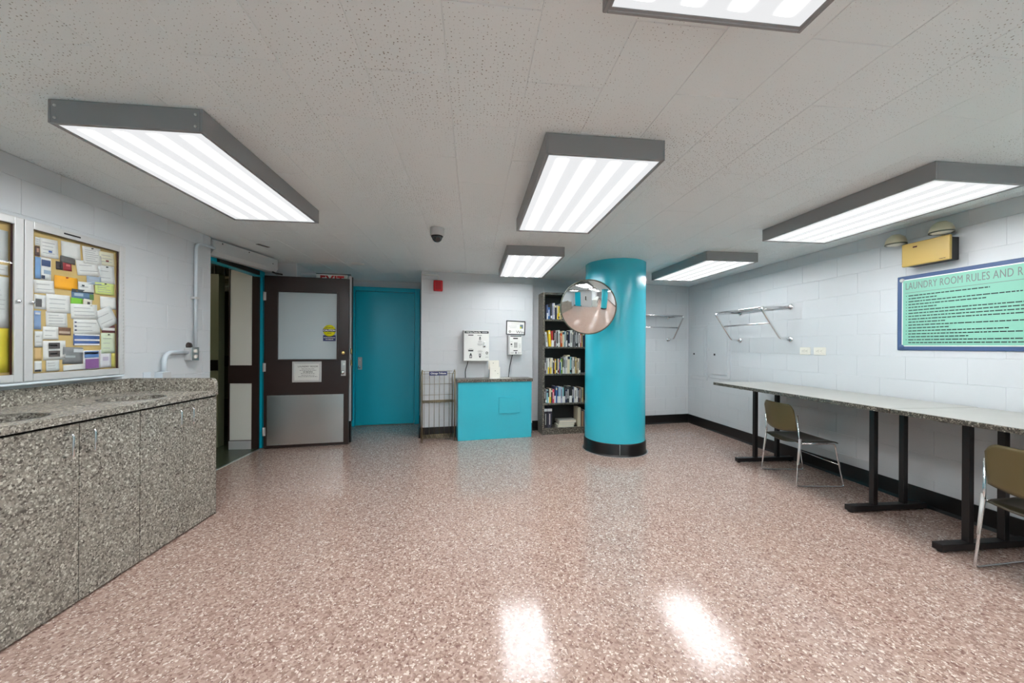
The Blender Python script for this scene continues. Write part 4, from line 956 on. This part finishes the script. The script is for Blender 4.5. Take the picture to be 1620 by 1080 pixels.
# ------------------------------------------------------------------ chrome garment racks
def garment_rack(loc, rz, width, label):
    """local x along the wall, local -y into the room; upper flange height .40 above the lower one"""
    t = thing('garment_rack', label, 'clothes rack', loc, rz, 'chrome wall racks')
    for x in (0, width):
        MB().tube([(x, -.012, .40), (x, -.40, .385), (x, -.135, .005), (x, -.012, 0)], .0145, 12, .045).build('bracket', M['chrome'], t)
        for z in (0, .40): MB().lathe([(0, -.016), (.018, -.016), (.034, -.008), (.036, 0)], 20, (x, -.001, z), 'y').build('flange', M['chrome'], t)
    for y, z, r_ in ((-.375, .395, .011), (-.26, .40, .007), (-.14, .405, .007), (-.03, .41, .007)):
        MB().tube([(0, y, z), (width, y, z)], r_, 10).build('bar', M['chrome'], t)
    MB().tube([(0, -.262, .20), (width, -.262, .20)], .011, 10).build('hanging_rail', M['chrome'], t)
    return t
garment_rack((XR, 4.985, 1.472), R(-90), .855, 'chrome tube clothes rack on the right wall above the outlets')
garment_rack((2.62, 6.10, 1.50), math.atan2(.415, 2.97), .86, 'chrome tube clothes rack on the far wall half hidden by the column')

# ------------------------------------------------------------------ right wall fittings
def outlet(y0, y1, lab):
    t = thing('wall_outlet', lab, 'outlet', (XR, 0, 0), 0, 'white outlets on the right wall')
    MB().box(-.006, -.0005, y0, y1, 1.288, 1.375, .003).build('plate', M['cream'], t)
    for k in (-1, 1):
        yc = (y0 + y1) / 2 + k * .022
        o = MB().box(-.0085, -.006, yc - .017, yc + .017, 1.315, 1.348, .004).build('receptacle', M['cream'], t)
        b = MB(); b.box(-.0092, -.0084, yc - .009, yc + .001, 1.325, 1.327); b.box(-.0092, -.0084, yc - .009, yc + .001, 1.336, 1.338); b.lathe([(0, 0), (.003, 0)], 8, (-.0092, yc + .009, 1.331), 'x'); b.build('slot', M['black'], o)
outlet(3.855, 3.995, 'white duplex outlet plate on the right wall, nearer the corner')
outlet(3.67, 3.815, 'white duplex outlet plate on the right wall, farther from the corner')
def epanel(y0, y1, z0, z1, hy, lab):
    t = thing('electrical_panel', lab, 'electrical panel', (XR, 0, 0), 0, 'wall painted electrical panels')
    MB().box(-.011, -.0005, y0 - .06, y1 + .06, z0 - .06, z1 + .06, .002).build('cover', M['wall_plain'], t)
    d = MB().box(-.019, -.0112, y0, y1, z0, z1, .002).build('door', M['wall_plain'], t)
    MB().box(-.026, -.019, hy - .018, hy + .018, 1.235, 1.265, .003).build('latch', M['blackmetal'], d)
    for y in (y0 - .04, y1 + .04):
        for z in (z0 - .04, z1 + .04, (z0 + z1) / 2): MB().lathe([(0, -.003), (.006, -.003), (.007, 0)], 10, (-.011, y, z), 'x').build('screw', M['grey_box'], t)
epanel(5.80, 6.13, .87, 1.68, 6.08, 'painted electrical panel nearest the far right corner')
epanel(5.24, 5.65, .93, 1.72, 5.53, 'painted electrical panel beside the table, below the clothes rack')
# emergency light
em = thing('emergency_light', 'mustard yellow emergency light box with two lamp heads on the right wall', 'emergency light', (XR, 0, 0))
MB().box(-.10, -.0, 2.555, 2.86, 2.09, 2.275, .004).build('back_box', M['blackmetal'], em)
MB().box(-.128, -.10, 2.53, 2.86, 2.085, 2.285, .008).build('cover', M['yellowbox'], em)
MB().box(-.1295, -.128, 2.745, 2.775, 2.238, 2.25).build('indicator', M['maroon'], em)
MB().box(-.1295, -.128, 2.555, 2.595, 2.10, 2.104).build('mark', M['brown'], em)
for y, z in ((2.925, 2.325), (2.60, 2.335)):
    h = MB().lathe([(0, .075), (.03, .07), (.058, .045), (.07, .012), (.073, -.01), (.069, -.018)], 32, (-.10, y, z)).build('lamp_head', M['beige'], em)
    MB().lathe([(.070, -.012), (.05, -.028), (0, -.036)], 32, (-.10, y, z)).build('lens', M['lens'], h)
    MB().lathe([(.068, -.02), (.074, -.02), (.074, -.010), (.07, -.010)], 32, (-.10, y, z)).build('bezel', M['rubber'], h)
    MB().tube([(-.05, y - .05 if y > 2.8 else y + .03, 2.27), (-.07, y, z + .02)], .011, 8).build('swivel', M['beige'], h)
# rules sign
yA, yB, z0, z1 = 1.62, 2.965, 1.365, 2.008
rs = thing('rules_sign', 'large mint green laundry room rules sign with a blue border', 'sign', (XR, 0, 0))
MB().box(-.006, -.0005, yA - .015, yB + .015, z0 - .012, z1 + .015, .006).build('border', M['signblue'], rs)
MB().box(-.010, -.006, yA + .012, yB - .022, z0 + .022, z1 - .018, .001, 1).build('margin', M['white'], rs)
MB().box(-.0125, -.010, yA + .02, yB - .03, z0 + .03, z1 - .026, .001, 1).build('panel', M['signgreen'], rs)
RX = (R(90), 0, R(-90))
t = text('LAUNDRY ROOM RULES AND REGULATIONS', .088, M['greyink'], rs, (-.013, yB - .05, z1 - .083), RX, align='LEFT', sx=.545, space=1.05)
MB().box(-.0132, -.0124, yA + .05, yB - .05, z1 - .142, z1 - .138).build('rule_line', M['greyink'], rs)
lines = [(.52, 0), (.2, 1), (.92, 0), (.5, 0), (.2, 0), (1.0, 0), (.82, 0), (.99, 0), (1.15, 0), (.26, 1), (1.15, 0), (.28, 1), (.62, 0), (1.15, 0), (.4, 1), (1.15, 0), (1.1, 1)]
for i, (l, cont) in enumerate(lines):
    z = z1 - .168 - i * .0262; y = yB - .075; rr = random.Random(i); b = MB()
    if not cont: b.box(-.0132, -.0124, yB - .062, yB - .056, z - .003, z + .003)
    end = y - l
    while y > end:
        q = rr.uniform(.012, .04)
        b.box(-.0131, -.0124, max(y - q, end), y, z - .0042, z + .0042); y -= q + .005
    o = b.build('printed_line', M['ink'], rs); o['kind'] = 'stuff'
for y, z in ((yB - .022, z1 - .02), (yB - .022, z0 + .02), (yA + .02, z1 - .02), (yA + .02, z0 + .02)): MB().lathe([(0, -.02), (.014, -.018), (.018, -.012), (.018, -.006)], 20, (0, y, z), 'x').build('mounting_button', M['alu'] if z > 1.7 else M['signblue'], rs)

# ------------------------------------------------------------------ laundry aisle behind the viewpoint (seen only in the mirror)
bdr = struct(thing('door_5', 'teal door in the wall behind the viewpoint', 'door', (-1.9, -.99, 0)))
MB().box(-.5, .5, -.004, .03, 0, 2.2, .004).build('leaf', M['teal_door'], bdr)
fe = thing('extinguisher_cabinet', 'white fire extinguisher cabinet on the wall behind the viewpoint', 'cabinet', (-.55, -.99, 0))
MB().box(-.15, .15, 0, .08, .9, 1.7, .005).build('housing', M['whitepaint'], fe); MB().box(-.08, .08, .081, .085, 1.0, 1.6, .004).build('window', M['blackmetal'], fe)
for i in range(8):
    t = thing('washing_machine', 'white front loading washing machine behind the viewpoint', 'washing machine', (.32, -1.6 - .78 * i, 0), 0, 'washing machines behind the viewpoint')
    if i == 0:
        parts = [MB().box(0, .7, -.36, .36, 0, 1.05, .015).build('body', M['whitepaint'], t),
                 MB().lathe([(.0, .02), (.13, .03), (.19, .03), (.2, 0)], 32, (.70, 0, .58), 'x').build('drum_door', M['dome'], t),
                 MB().box(.70, .712, -.33, .33, .88, 1.0, .003).build('control_panel', M['grey_box'], t)]
        pm = [(o.name, o.data) for o in parts]
    else:
        for n_, me in pm: link(n_, me, t)
